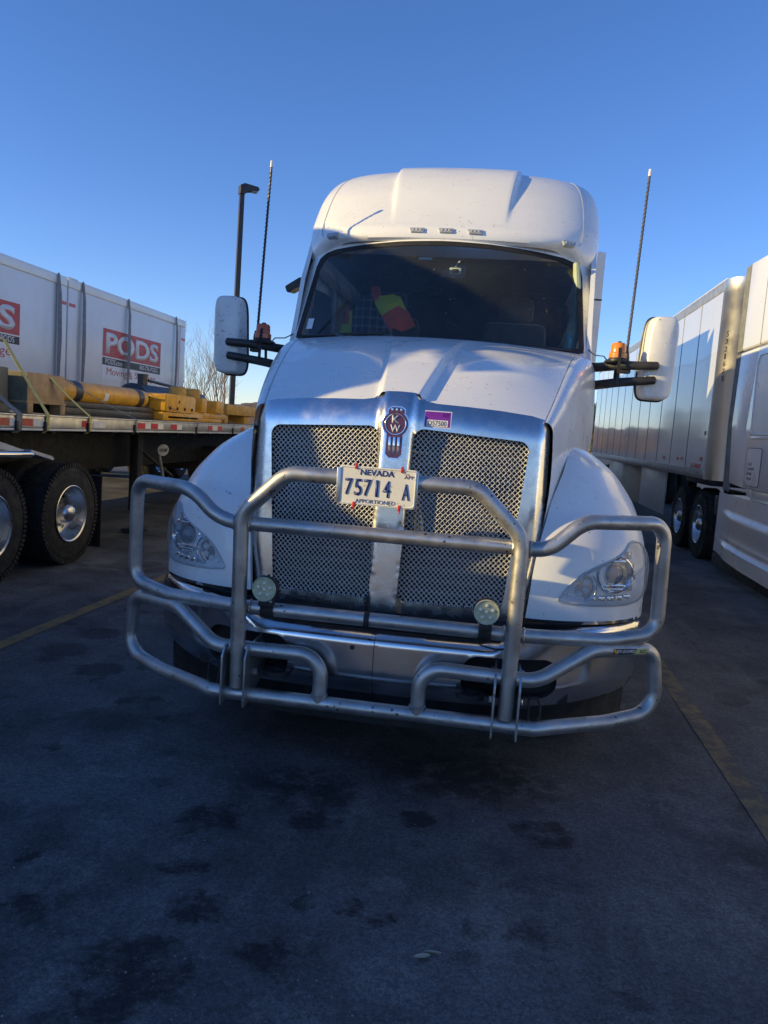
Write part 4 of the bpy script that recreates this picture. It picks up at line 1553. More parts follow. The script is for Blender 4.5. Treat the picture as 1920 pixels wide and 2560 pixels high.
# clothes hanging on the passenger seat --------------------------------------------------
def cloth(name, poly, v0, mat, parent, bend=0.02, thick=0.012):
    return sheet(name, poly, [], lambda u, z: (u, v0 + bend * math.sin(23 * u + 9 * z) + 0.6 * bend * math.sin(41 * z - 13 * u), z), mat, parent, 0.03, thick)


shirt = sheet('plaid_shirt', [(-0.80, 2.08), (-0.50, 2.08), (-0.44, 2.40), (-0.53, 2.62), (-0.60, 2.66), (-0.72, 2.64), (-0.79, 2.50)], [],
              lambda u, z: (u + TX, TY + 3.05 + 0.5 * (u + 0.62) ** 2 + 0.012 * math.sin(30 * u), z), 'plaid', None, 0.03, 0.05)
tag(shirt, 'dark plaid shirt hanging over the passenger seat behind the windshield', 'shirt')
vest = thing('safety_jacket', 'orange and lime safety jacket draped over the passenger seat behind the windshield', 'jacket', (TX, TY, 0))
cloth('front_panel', [(-0.87, 2.22), (-0.775, 2.22), (-0.775, 2.44), (-0.80, 2.54), (-0.84, 2.40)], 2.99, 'vest_orange', vest)
cloth('lime_band', [(-0.815, 2.20), (-0.765, 2.20), (-0.768, 2.52), (-0.785, 2.50)], 2.965, 'vest_yellow', vest, 0.008)
cloth('hem_band', [(-0.872, 2.22), (-0.79, 2.22), (-0.79, 2.40), (-0.852, 2.40)], 2.955, 'vest_yellow', vest, 0.008)
cloth('sleeve_yoke', [(-0.60, 2.58), (-0.53, 2.47), (-0.40, 2.56), (-0.325, 2.50), (-0.40, 2.635), (-0.455, 2.655), (-0.56, 2.63)], 2.97, 'vest_yellow', vest)
cloth('sleeve', [(-0.535, 2.48), (-0.46, 2.36), (-0.43, 2.39), (-0.37, 2.37), (-0.265, 2.42), (-0.33, 2.53), (-0.41, 2.565)], 2.965, 'vest_orange', vest)
cloth('collar', [(-0.64, 2.70), (-0.60, 2.58), (-0.54, 2.60), (-0.56, 2.70)], 2.98, 'vest_orange', vest)
b = MB()
b.lathe([(0.030, 0), (0.032, 0.01), (0.032, 0.10), (0.014, 0.125), (0.014, 0.14), (0, 0.14)], Matrix.Translation((0.842 + TX, 2.04 + TY, 2.158)), 16)
tag(b.build('water_bottle', 'bottle_blue'), 'small pale blue bottle on the dashboard beside the driver side pillar', 'bottle')

# ------------------------------------------------------------------ flatbed trailers
def flatbed(name, label, x1, y0, y1, near, group=None):
    """x1 = X of the side that faces the white truck"""
    t = thing(name, label, 'trailer', (x1, y0, 0), 0, group)
    L = y1 - y0
    MB().box(-2.58, -0.08, 0, L, 1.455, 1.503).build('deck', 'wood_dark', t)
    b = MB()
    b.box(-0.085, 0.0, 0, L, 1.388, 1.508, 0.004).box(-0.09, 0.012, 0, L, 1.496, 1.512, 0.003)
    b.build('side_rail', 'rail_alu', t)
    MB().box(-0.10, 0.004, 0, L, 1.362, 1.384, 0.003).build('rail_lip', 'lamp_grey', t)
    MB().box(-2.66, -2.582, 0, L, 1.388, 1.508, 0.004).build('side_rail', 'rail_alu', t)
    for x in (-0.80, -1.80):
        MB().box(x - 0.07, x + 0.07, 0.2, L, 0.86, 1.45, 0.01).build('main_beam', 'dark_frame', t)
    for i in range(int(L / 0.6)):
        MB().box(-2.5, -0.1, 0.3 + i * 0.6, 0.36 + i * 0.6, 1.33, 1.452).build('cross_member', 'dark_frame', t)
    for y in (L - 2.6, L - 1.3):
        wheel(t, -0.05, y, 1, n=28, lugs=near, rim_mat='polished')
        wheel(t, -2.61, y, -1, n=20, lugs=False)
    return t


FB = flatbed('flatbed_trailer', 'flatbed trailer with red and white reflector tape carrying yellow machinery left of the truck', -4.25, 5.0, 19.6, True)


def part_at(o, parent):
    o.parent = parent
    o.location = (-parent.location[0], -parent.location[1], -parent.location[2])
    return o


for a, c in ((6.10, 6.27), (6.46, 6.62), (7.47, 7.57), (8.71, 8.90), (9.07, 9.25), (9.65, 9.83), (10.95, 11.11), (11.35, 11.52), (12.4, 12.57)):
    MB().box(-4.249, -4.2465, a, c, 1.405, 1.472).build('reflector_tape', 'reflect_red', FB, False, loc=(4.25, -5.0, 0))
for a, c in ((6.28, 6.36), (6.63, 6.80), (7.70, 7.95), (8.91, 9.06), (9.26, 9.42), (9.84, 10.0), (11.12, 11.34)):
    MB().box(-4.249, -4.2468, a, c, 1.405, 1.472).build('reflector_tape', 'reflect_white', FB, False, loc=(4.25, -5.0, 0))
# landing gear
b = MB()
b.box(-4.78, -4.66, 9.60, 9.74, 0.30, 1.36, 0.01).box(-4.74, -4.70, 9.63, 9.71, 0.05, 0.32).box(-4.85, -4.58, 9.55, 9.80, 0.03, 0.06, 0.005)
b.build('landing_leg', 'dark_frame', FB, loc=(4.25, -5.0, 0))
MB().tube([(-4.70, 9.75, 1.1), (-4.62, 10.6, 0.72)], 0.025, 8).build('leg_brace', 'dark_frame', FB, loc=(4.25, -5.0, 0))
b = MB()
b.lathe([(0.17, -0.008), (0.17, 0.008), (0, 0.008)], Matrix(((0, 0, 1, -4.40), (1, 0, 0, 9.77), (0, 0.45, 0, 1.125), (0, 0, 0, 1))), 28)
pl_ = b.build('maker_plate', 'rail_alu', FB, loc=(4.25, -5.0, 0))
text('plate_text', 'FONTAINE', 'print_black', pl_, (-4.391, 9.77, 1.125), FACE_RIGHT, 0.24, 0.045, 0.002)
MB().tube([(-4.42, 9.70, 1.07), (-4.42, 9.92, 0.62)], 0.022, 8).build('crank_rod', 'rail_alu', FB, loc=(4.25, -5.0, 0))
MB().box(-6.3, -4.6, 12.6, 13.4, 0.7, 1.1, 0.02).build('tool_box', 'dark_frame', FB, loc=(4.25, -5.0, 0))

# cargo ----------------------------------------------------------------------
cr = thing('crate', 'tan wooden crate on skids at the front of the flatbed load', 'crate', (-5.1, 7.22, 1.512))
b = MB()
b.box(-5.70, -4.50, 6.905, 7.56, 1.625, 1.905, 0.004)
part_at(b.build('crate_box', 'wood_box'), cr)
part_at(MB().box(-5.72, -4.49, 6.895, 6.903, 1.54, 1.90).build('end_board', 'wood_dark'), cr)
part_at(MB().box(-5.72, -4.488, 6.89, 7.57, 1.612, 1.632, 0.002).build('crate_base', 'wood_box'), cr)
for x in (-4.56, -5.66):
    for y in (6.91, 7.47):
        part_at(MB().box(x - 0.05, x + 0.07, y, y + 0.09, 1.513, 1.613, 0.003).build('skid_block', 'wood_box'), cr)
pk = thing('pallet_load', 'dark green grey box pallet at the left edge of the flatbed load', 'pallet load', (-5.3, 6.2, 1.512))
part_at(MB().box(-5.9, -4.62, 5.5, 6.80, 1.60, 1.93, 0.01).build('box', 'wood_dark'), pk)
part_at(MB().box(-5.9, -4.60, 5.5, 6.80, 1.513, 1.595, 0.005).build('pallet', 'wood_dark'), pk)


def cylinder_y(b, x, z, r, y0, y1, n=28, dome=0.04, dome0=0.0):
    M = Matrix(((1, 0, 0, x), (0, 0, 1, y0), (0, 1, 0, z), (0, 0, 0, 1)))
    L = y1 - y0
    p = [(r * 0.6, -dome0), (r * 0.9, -dome0 * 0.6), (r, 0)] if dome0 else [(r, 0)]
    p += [(r, L - dome), (r * 0.93, L - dome * 0.5), (r * 0.7, L - dome * 0.12), (0.0, L)]
    b.lathe(p, M, n)


cy = thing('yellow_cylinder', 'yellow cylinder with black bands lying on the flatbed beside the crate', 'machinery', (-4.75, 8.8, 1.512))
b = MB()
cylinder_y(b, -4.74, 1.775, 0.118, 7.66, 9.86, 30, 0.16)
part_at(b.build('barrel', 'yellow_steel'), cy)
for y in (8.0, 9.50):
    b = MB()
    b.lathe([(0.121, 0), (0.121, 0.15)], Matrix(((1, 0, 0, -4.74), (0, 0, 1, y), (0, 1, 0, 1.775), (0, 0, 0, 1))), 30)
    part_at(b.build('band', 'tank_black'), cy)
b = MB()
b.box(-5.05, -4.60, 7.62, 9.90, 1.515, 1.60, 0.01).box(-4.90, -4.60, 7.62, 9.9, 1.60, 1.665, 0.01)
part_at(b.build('cradle', 'tank_black'), cy)
rows = [[(-4.74 + 0.1195 * math.cos(R(a)), y, 1.775 + 0.1195 * math.sin(R(a))) for a in (-38, -22, -5, 8)] for y in (8.62, 8.67, 8.72)]
part_at(grid('decal', rows, 'sticker_white'), cy)
tk = thing('black_tank', 'black cylindrical tank with a filler neck lying behind the yellow machinery', 'tank', (-5.5, 12, 1.512))
b = MB()
cylinder_y(b, -5.45, 1.76, 0.262, 10.95, 13.5, 32, 0.12, 0.05)
part_at(b.build('shell', 'tank_black'), tk)
b = MB()
b.lathe([(0.075, 0), (0.075, 0.17), (0.085, 0.17), (0.085, 0.20), (0, 0.20)], Matrix.Translation((-5.47, 11.32, 1.98)), 18)
b.tube([(-5.42, 11.4, 2.09), (-5.40, 12.3, 2.05), (-5.38, 13.3, 2.0)], 0.022, 8)
part_at(b.build('filler_neck', 'tank_black'), tk)
part_at(MB().box(-5.75, -5.1, 10.8, 13.4, 1.513, 1.56, 0.01).build('cradle', 'tank_black'), tk)
part_at(MB().box(-5.0, -4.72, 9.92, 10.4, 1.55, 1.83, 0.02).build('pump_block', 'tank_black'), tk)
hm = thing('hydraulic_hammer', 'yellow steel attachment with side plates and round pins at the far end of the load', 'machinery', (-4.7, 11.2, 1.512))
b = MB()
b.prism(round_poly([(10.0, 1.635), (11.05, 1.63), (11.05, 1.85), (10.95, 1.872), (10.1, 1.878), (10.0, 1.86)], 0.02, 3), lambda p: (-4.50, p[0], p[1]), lambda p: (-4.95, p[0], p[1]), 0.006)
part_at(b.build('body', 'yellow_steel'), hm)
part_at(MB().box(-4.503, -4.494, 10.45, 10.49, 1.76, 1.80).build('lug', 'print_black'), hm)
for y in (10.16, 10.40, 10.66, 10.92):
    part_at(MB().lathe([(0.022, 0), (0.022, 0.014), (0, 0.016)], Matrix.Translation((-4.50, y, 1.685)) @ Matrix.Rotation(R(90), 4, 'Y'), 6).build('bolt', 'dark_frame'), hm)
part_at(MB().box(-4.5205, -4.515, 10.15, 11.2, 1.55, 1.575).build('slot', 'print_black'), hm)
part_at(MB().box(-4.52, -4.49, 10.02, 10.06, 1.64, 1.87, 0.004).build('rib', 'yellow_steel'), hm)
part_at(MB().box(-4.95, -4.515, 9.99, 11.40, 1.514, 1.628, 0.006).build('base_beam', 'yellow_steel'), hm)
part_at(MB().box(-5.0, -4.56, 11.05, 12.5, 1.575, 1.66, 0.006).build('base_plate', 'yellow_steel'), hm)
part_at(MB().box(-5.0, -4.53, 11.42, 12.25, 1.514, 1.572, 0.006).build('base_beam', 'yellow_steel'), hm)
for y0, y1, z1 in ((11.36, 11.56, 1.88), (11.97, 12.30, 1.86)):
    b = MB()
    b.box(-4.99, -4.52, y0, y1, 1.66, z1, 0.008)
    part_at(b.build('upright', 'yellow_steel'), hm)
for y in (11.20, 11.76):
    b = MB()
    b.lathe([(0.13, -0.2), (0.13, 0.2), (0.1, 0.22), (0, 0.22)], Matrix.Translation((-4.85, y, 1.80)), 22)
    part_at(b.build('pin', 'yellow_pale'), hm)
tb = thing('tan_block', 'tan steel block at the far end of the flatbed beside the truck', 'machinery', (-4.8, 13.4, 1.512))
part_at(MB().box(-5.3, -4.55, 12.55, 14.2, 1.66, 1.84, 0.02).build('block', 'yellow_pale'), tb)
part_at(MB().box(-5.2, -4.6, 12.6, 12.75, 1.514, 1.66, 0.01).build('foot', 'yellow_pale'), tb)
part_at(MB().box(-5.2, -4.6, 13.6, 13.9, 1.514, 1.66, 0.01).build('foot', 'yellow_pale'), tb)

for (ya, top, mat, w, lab) in ((6.40, (-4.62, 6.42, 1.80), 'strap_grey', 0.08, 'wide grey strap over the dark pallet load, leftmost on the flatbed'),
                               (6.84, (-4.72, 6.86, 2.20), 'strap_yellow', 0.055, 'yellow webbing strap crossing in front of the crate'),
                               (7.61, (-4.52, 7.27, 1.912), 'strap_yellow', 0.05, 'pale strap from the crate top down to the flatbed rail'),
                               (8.65, (-4.60, 7.72, 1.89), 'strap_grey', 0.032, 'grey strap across the yellow cylinder'),
                               (10.52, (-4.66, 9.90, 1.85), 'strap_grey', 0.028, 'grey strap across the yellow side plate of the attachment'),
                               (12.02, (-4.60, 11.60, 1.84), 'strap_grey', 0.028, 'thin grey strap at the uprights of the yellow attachment')):
    b = MB()
    sag = 0.015
    tp = Vector(top)
    lo = Vector((-4.232, ya, 1.512))
    pts = [(-5.4, tp.y - 0.1, tp.z + 0.02)] + [tuple(tp.lerp(lo, i / 8) - Vector((0, 0, sag * math.sin(math.pi * i / 8)))) for i in range(9)] + [(-4.236, ya, 1.46), (-4.238, ya, 1.37), (-4.28, ya, 1.34)]
    b.ribbon(pts, (0, 1, 0.02), w, 0.004)
    o = thing('load_strap', lab, 'strap', (-4.25, ya, 1.34), 0, 'load straps on the flatbed')
    part_at(b.build('webbing', mat), o)
    part_at(MB().box(-4.29, -4.225, ya - 0.05, ya - 0.02, 1.36, 1.45, 0.004).build('hook', 'dark_frame'), o)

# ------------------------------------------------------------------ moving containers on the next trailer
flatbed('flatbed_trailer', 'flatbed trailer under the white moving containers, behind the flatbed with machinery', -7.95, 3.6, 20.2, False)


def container(y0, y1, sy0, sy1, zs, straps, lab):
    t = thing('moving_container', lab, 'container', (-9.2, (y0 + y1) / 2, 1.515), 0, 'moving containers on the far flatbed')

    def P(o):
        return part_at(o, t)
    P(MB().box(-10.40, -8.015, y0 + 0.03, y1 - 0.03, 1.56, 3.86, 0.01).build('body', 'container_white'))
    P(MB().box(-10.43, -7.99, y0, y1, 3.76, 3.93, 0.02).build('top_rail', 'container_white'))
    P(MB().box(-10.43, -7.99, y0, y1, 1.518, 1.62, 0.01).build('bottom_rail', 'container_white'))
    for y in (y0, y1 - 0.30):
        P(MB().box(-8.10, -7.995, y, y + 0.30, 1.62, 3.755, 0.008).build('corner_post', 'container_white'))
        P(MB().box(-8.0, -7.9935, y + (0.02 if y == y0 else 0.06), y + (0.24 if y == y0 else 0.28), 3.43, 3.49).build('post_mark', 'reflect_red'))
    P(MB().box(-8.35, -8.02, y0 + 0.05, y0 + 0.35, 3.93, 3.955, 0.005).build('roof_cap', 'rail_alu'))
    # printed sign
    zr, zk, zb = zs
    sg = P(MB().box(-8.016, -8.011, sy0, sy1, zb, 3.235).build('sign', 'sticker_white'))
    def Q(o):
        o.parent = sg
        return o
    Q(MB().box(-8.0112, -8.0095, sy0 + 0.012, sy1 - 0.012, zr + 0.012, 3.223).build('sign_field', 'pods_red'))
    Q(MB().box(-8.0112, -8.0095, sy0 + 0.012, sy1 - 0.012, zk, zr - 0.012).build('sign_band', 'print_black'))
    cyy = (sy0 + sy1) / 2
    text('sign_title', 'PODS', 'sticker_white', sg, (-8.0094, cyy, (zr + 3.235) / 2), FACE_RIGHT, (sy1 - sy0) * 0.90, (3.235 - zr) * 0.74, 0.0015, 0.035)
    text('sign_web', 'PODS.com', 'sticker_white', sg, (-8.0094, sy0 + 0.50, (zr + zk) / 2), FACE_RIGHT, 0.72, 0.105, 0.0015, 0.0)
    text('sign_phone', '800-776-PODS', 'sticker_white', sg, (-8.0094, sy1 - 0.60, (zr + zk) / 2), FACE_RIGHT, 0.90, 0.095, 0.0015, 0.0)
    ws = (sy1 - sy0) * 0.84
    for wd_, k0, k1 in (('Moving', -0.5, -0.11), ('&', -0.075, -0.005), ('Storage', 0.04, 0.5)):
        text('sign_slogan', wd_, 'pods_red', sg, (-8.0109, cyy - 0.02 + ws * (k0 + k1) / 2, (zk + zb) / 2), FACE_RIGHT, ws * (k1 - k0), (zk - zb) * (0.55 if wd_ == '&' else 0.66), 0.0015, 0.0)
    for ys in straps:
        b = MB()
        w = 0.10
        pts = [(-7.975, ys, 3.945), (-7.94, ys, 3.6), (-7.925, ys, 2.8), (-7.94, ys, 2.0), (-7.95, ys, 1.50)]
        wd = [0.075, 0.12, 0.15, 0.10, 0.05]
        v, f = [], []
        for (x, y, z), k in zip(pts, wd):
            v += [(x, y - k * 0.42, z), (x, y + k * 0.42, z)]
        n = len(v)
        v += [(p[0] + 0.006, p[1], p[2]) for p in v]
        for i in range(len(pts) - 1):
            a = 2 * i
            f += [[a, a + 1, a + 3, a + 2], [n + a, n + a + 2, n + a + 3, n + a + 1], [a, a + 2, n + a + 2, n + a], [a + 1, n + a + 1, n + a + 3, a + 3]]
        f += [[0, n, n + 1, 1], [n - 2, n - 1, 2 * n - 1, 2 * n - 2]]
        P(mob('strap', v, f, 'strap_band', None, False))
    return t


container(8.55, 13.42, 9.40, 12.07, (2.70, 2.56, 2.27), (13.10,), 'white moving container with a red sign cut by the left edge of the photo')
container(13.47, 18.80, 14.77, 17.46, (2.66, 2.50, 2.22), (13.92, 15.73, 18.16), 'white moving container with a red sign and three dark straps next to the lamp post')

# ------------------------------------------------------------------ tractor that pulls the flatbed (its rear end is in view)
TL = thing('semi_truck', 'tractor pulling the flatbed, only its twin rear wheels in view at left edge', 'truck', (-5.55, 3, 0))


def TP(o):
    return part_at(o, TL)


b = MB()
b.prism([(-0.10, 0.55), (-0.32, 1.45), (-0.22, 1.84), (1.2, 2.26), (1.82, 2.36), (2.0, 3.0), (2.4, 3.28), (2.75, 3.60), (3.2, 3.80), (3.9, 3.92), (5.15, 3.92), (5.15, 1.0), (1.55, 1.0), (1.45, 0.55)],
        lambda p: (-4.50, p[0], p[1]), lambda p: (-6.6, p[0], p[1]), 0.08)
TP(b.build('body', 'tractor_white'))  # unseen front, profile shaped for its shadow on the white truck
rows = [[(x, y, z) for x in (-4.62, -5.55, -6.48)] for y, z in ((1.91, 2.42), (2.06, 2.80))]
TP(grid('windshield', [[(p[0], p[1] - 0.012, p[2] + 0.008) for p in r] for r in rows], 'lamp_glass'))
for x in (-4.22, -6.88):
    TP(MB().box(x - 0.1, x + 0.1, 2.25, 2.38, 2.15, 2.65, 0.03).build('mirror', 'white_mirror'))
    TP(MB().box(min(x, -5.55 + math.copysign(1.0, x + 5.55)), max(x, -5.55 + math.copysign(1.0, x + 5.55)), 2.30, 2.34, 2.3, 2.34, 0.005).build('mirror_arm', 'arm_black'))
TP(MB().box(-6.5, -4.62, 2.26, 2.33, 3.46, 3.53, 0.01).build('shade_bar', 'alloy'))  # added bars, stands and horn, unseen, throw striped shadows on the hood
TP(MB().box(-6.5, -4.62, 2.34, 2.40, 3.66, 3.70, 0.01).build('shade_bar', 'alloy'))
for x in (-4.9, -6.2):
    TP(MB().box(x - 0.02, x + 0.02, 2.34, 2.38, 3.15, 3.68, 0.004).build('shade_bar_stand', 'dark_frame'))
TP(MB().tube([(-4.75, 1.95, 3.30), (-4.75, 2.6, 3.42)], [0.06, 0.02], 10).build('shade_horn', 'polished'))  # added with the bars for the shadow stripes
TP(MB().box(-6.6, -4.5, -0.44, -0.30, 0.40, 0.85, 0.04).build('bumper', 'bumper_chrome'))
TP(MB().box(-5.98, -5.88, 2.5, 8.2, 0.72, 1.0, 0.01).build('frame_rail', 'dark_frame'))
TP(MB().box(-5.22, -5.12, 2.5, 8.2, 0.72, 1.0, 0.01).build('frame_rail', 'dark_frame'))
TP(MB().box(-5.9, -5.2, 6.3, 7.3, 1.0, 1.2, 0.04).build('fifth_wheel', 'dark_frame'))
for y in (6.10, 7.38):
    TP(wheel(None, -4.29, y, 1, r=0.52, rim_mat='alloy', n=56))
    TP(wheel(None, -6.81, y, -1, n=24, lugs=False))
    TP(MB().box(-6.7, -4.5, y - 0.07, y + 0.07, 0.44, 0.58, 0.03).build('axle', 'dark_frame'))
TP(wheel(None, -4.45, 0.95, 1, n=24, dual=False, lugs=False))
TP(wheel(None, -6.65, 0.95, -1, n=24, dual=False, lugs=False))
TP(MB().box(-4.98, -4.36, 8.12, 8.135, 0.06, 0.86, 0.003).build('mud_flap', 'black_rubber'))
TP(MB().tube([(-5.2, 8.10, 0.90), (-4.36, 8.10, 0.90)], 0.022, 8).build('flap_bar', 'dark_frame'))
b = MB()
b.tube([(-4.24, 5.35, 1.175), (-4.24, 6.55, 1.145), (-4.24, 6.61, 1.143), (-4.24, 6.625, 1.1425)], [0.034, 0.034, 0.030, 0.018], 16)
TP(b.build('fender_bar', 'polished'))
b = MB()
b.prism([(5.3, 1.33), (6.15, 1.27), (6.60, 1.17), (6.62, 1.155), (6.15, 1.20), (5.3, 1.25)], lambda p: (-4.27, p[0], p[1]), lambda p: (-4.90, p[0], p[1]))
TP(b.build('quarter_fender', 'lamp_grey'))
b = MB()
b.prism([(6.55, 1.165), (6.92, 1.085), (6.94, 1.10), (6.90, 1.125), (6.57, 1.19)], lambda p: (-4.22, p[0], p[1]), lambda p: (-4.85, p[0], p[1]))
TP(b.build('fender_tail', 'lamp_grey'))

# unseen tractor added before the container trailer to shade truck and asphalt
TC = thing('semi_truck', 'unseen white tractor added at the container trailer to cast shade', 'truck', (-9.2, 3, 0))
b = MB()
b.prism([(-3.2, 0.4), (-3.3, 1.35), (-3.05, 1.8), (-1.75, 2.2), (-1.3, 2.26), (-1.0, 2.95), (-0.7, 3.28), (-0.3, 3.40), (3.2, 3.40), (3.2, 0.4)], lambda p: (-8.15, p[0], p[1]), lambda p: (-10.25, p[0], p[1]), 0.08)
part_at(b.build('cab', 'tractor_white'), TC)
for y in (4.2, 5.5):
    part_at(wheel(None, -8.02, y, 1, n=20, lugs=False), TC)
    part_at(wheel(None, -10.4, y, -1, n=20, lugs=False), TC)
part_at(MB().box(-9.7, -8.7, 2.6, 6.2, 0.5, 1.0, 0.01).build('frame_rail', 'dark_frame'), TC)

# ------------------------------------------------------------------ dry van trailers
def van(name, label, x0, yf, n_pan, detail=True, n_roof=4.09):
    t = thing(name, label, 'trailer', (x0 + 1.3, yf, 0))

    def P(o):
        return part_at(o, t)
    y0 = yf + 0.33
    pw = 1.218
    y1 = y0 + n_pan * pw
    P(MB().box(x0 + 0.02, x0 + 2.58, y0 - 0.02, y1, 1.30, n_roof - 0.01).build('body', 'trailer_white'))
    for i in range(n_pan if detail else 0):
        v = []
        b = MB()
        ya, yb = y0 + i * pw + 0.006, y0 + (i + 1) * pw - 0.006
        rw = []
        for z in (1.345, 2.2, 3.1, 3.935):
            r_ = []
            for k in range(5):
                y = ya + (yb - ya) * k / 4
                r_.append((x0 + 0.004 * math.sin(i * 2.3 + z * 1.7) * math.sin(math.pi * k / 4), y, z))
            rw.append(r_)
        P(grid('side_panel', rw, 'trailer_white', None, 180))
        P(MB().box(x0 - 0.004, x0 + 0.012, yb - 0.004, yb + 0.016, 1.345, 3.935).build('panel_joint', 'strap_grey'))
    P(MB().box(x0 - 0.006, x0 + 0.06, y0, y1, 3.935, n_roof, 0.006).build('top_rail', 'rail_alu'))
    P(MB().box(x0 + 0.0, x0 + 2.6, yf + 0.25, y1, n_roof, n_roof + 0.02, 0.006).build('roof', 'trailer_white'))
    P(MB().box(x0 - 0.008, x0 + 0.06, y0, y1, 1.205, 1.345, 0.004).build('bottom_rail', 'rail_alu'))
    rad = 0.27
    cx, cy_ = x0 + rad, yf + rad
    rw = []
    for z in (1.205, 3.90, 3.905, n_roof):
        k = 0.004 if z > 3.9 else 0.0
        rw.append([(cx - (rad + k) * math.cos(a), cy_ - (rad + k) * math.sin(a), z) for a in [math.pi / 2 * i / 14 for i in range(15)]] + [(cx + 0.10, yf - k, z)])
    rw = [[(x0 - (0.004 if r_[0][2] > 3.9 else 0), y0, r_[0][2])] + r_ for r_ in rw]
    P(grid('corner_post', rw, 'stainless', None, 60))
    P(MB().box(x0 + 0.372, x0 + 2.6, yf - 0.004, yf + 0.02, 1.30, 3.90).build('front_wall', 'trailer_white'))
    P(MB().box(x0 + 0.372, x0 + 2.6, yf - 0.002, yf + 0.03, 3.902, n_roof).build('front_rail', 'stainless'))
    P(MB().box(x0 + 0.05, x0 + 2.55, yf + 0.1, yf + 1.6, 1.12, 1.20, 0.01).build('bolster_plate', 'dark_frame'))
    if detail:
        b = MB()
        for i in range(28):
            z = 1.28 + i * 0.097
            b.lathe([(0.009, 0), (0.006, 0.006), (0, 0.007)], Matrix.Translation((x0 + 0.345, yf, z)) @ Matrix.Rotation(R(90), 4, 'X'), 6)
        for i in range(int((y1 - y0) / 0.11)):
            for z in (1.325, 1.24):
                b.lathe([(0.008, 0), (0.006, 0.004), (0, 0.005)], Matrix.Translation((x0 - 0.008 if z > 1 else x0, y0 + 0.05 + i * 0.11, z)) @ Matrix.Rotation(R(-90), 4, 'Y'), 5)
        o = P(b.build('rivets', 'dark_frame'))
        o['kind'] = 'stuff'
        for i, ch in enumerate('5321675'):
            a = R(38)
            z = 3.30 - i * 0.105
            p = Vector((cx - rad * math.cos(a), cy_ - rad * math.sin(a), z))
            nn = Vector((-math.cos(a), -math.sin(a), 0))
            xx = Vector((0, 0, 1)).cross(nn)
            Mx = Matrix((xx, Vector((0, 0, 1)), nn)).transposed()
            P(text('trailer_number', ch, 'print_black', None, p + nn * 0.001, Mx, 0.045 if ch != '1' else 0.025, 0.075, 0.001, 0.01))
        for y, z, mt, w in ((yf + 0.50, 1.47, 'reflect_red', 0.13), (yf + 1.75, 1.44, 'reflect_red', 0.14), (yf + 2.05, 1.44, 'pods_red', 0.12), (yf + 3.2, 1.43, 'reflect_red', 0.16), (yf + 0.44, 1.86, 'strap_grey', 0.09)):
            P(MB().box(x0 - 0.004, x0 - 0.001, y, y + w, z, z + 0.055).build('reflector', mt))
        P(text('unit_number', 'U-12660', 'vest_orange', None, (x0 - 0.0022, yf + 0.86, 1.385), FACE_LEFT, 0.62, 0.075, 0.001, 0.01))
        # skirt and landing gear
        for k, mt in ((0, 'lamp_grey'), (1, 'skid_beige'), (2, 'lamp_grey')):  # beige of the middle panel paints in a tan reflection
            ya = yf + 3.4 + k * 2.6
            P(MB().box(x0 + 0.10, x0 + 0.13, ya, ya + 2.58, 0.38, 1.20, 0.01).build('side_skirt', mt))
        P(MB().box(x0 + 0.4, x0 + 0.55, yf + 2.9, yf + 3.05, 0.1, 1.2, 0.01).build('landing_leg', 'dark_frame'))
    for y in (y1 - 2.4, y1 - 1.1):
        for w in (wheel(None, x0 + 0.05, y, -1, n=20, lugs=False), wheel(None, x0 + 2.55, y, 1, n=20, lugs=False)):
            P(w)
    return t


van('box_trailer', 'white dry van trailer with a rounded stainless front corner right of the truck', 3.0, 11.81, 12)
van('box_trailer', 'hidden white dry van trailer added behind the white truck to cast shade', TX - 1.30, 11.5, 12, False)  # unseen, added so its shadow falls across the right trailer

# ------------------------------------------------------------------ tractor on the right
TRX = 2.97
TR = thing('semi_truck', 'white tractor with side fairings in front of the dry van trailer at the right edge', 'truck', (4.28, 9, 0))


def RP(o):
    return part_at(o, TR)


def rside(poly, x0=0.0, x1=0.03, bev=0.008):
    b = MB()
    b.prism(poly, lambda p: (TRX + x0, p[0], p[1]), lambda p: (TRX + x1, p[0], p[1]), bev)
    return b


RP(MB().box(3.02, 5.52, 6.2, 10.0, 1.05, 3.6, 0.05).build('sleeper', 'tractor_white'))
RP(rside([(6.2, 1.20), (10.10, 1.20), (10.24, 1.94), (10.09, 2.905), (6.2, 2.905)], 0, 0.05).build('sleeper_panel', 'tractor_white'))
b = MB()
b.prism([(6.2, 2.93), (10.80, 2.93), (10.80, 4.05), (10.4, 4.03), (8.5, 3.98), (6.9, 3.75), (6.2, 3.4)], lambda p: (TRX, p[0], p[1]), lambda p: (5.57, p[0], p[1]), 0.03)
RP(b.build('roof_fairing', 'tractor_white'))
RP(MB().box(TRX - 0.002, TRX + 0.03, 10.06, 10.075, 2.94, 3.99).build('fairing_seam', 'strap_dark'))
RP(rside([(10.115, 1.20), (10.70, 1.23), (10.86, 2.0), (10.80, 2.905), (10.105, 2.905), (10.255, 1.94)], 0, 0.05).build('side_extender', 'tractor_white'))
RP(rside([(10.71, 1.12), (10.98, 1.12), (11.08, 2.0), (11.04, 2.90), (10.81, 2.90), (10.87, 2.0)], 0.01, 0.025, 0).build('extender_flap', 'strap_grey'))
RP(rside([(10.81, 2.94), (11.04, 2.94), (11.04, 4.03), (10.81, 4.04)], 0.01, 0.03, 0).build('extender_flap', 'strap_grey'))
wo = round_poly([(10.02, 1.86), (10.06, 2.70), (9.98, 2.80), (9.0, 2.80), (9.0, 1.84)], 0.06, 5)
fr = RP(MB().tube([(TRX - 0.002, p[0], p[1]) for p in wo], 0.012, 6, True).build('sleeper_window_frame', 'tractor_white'))
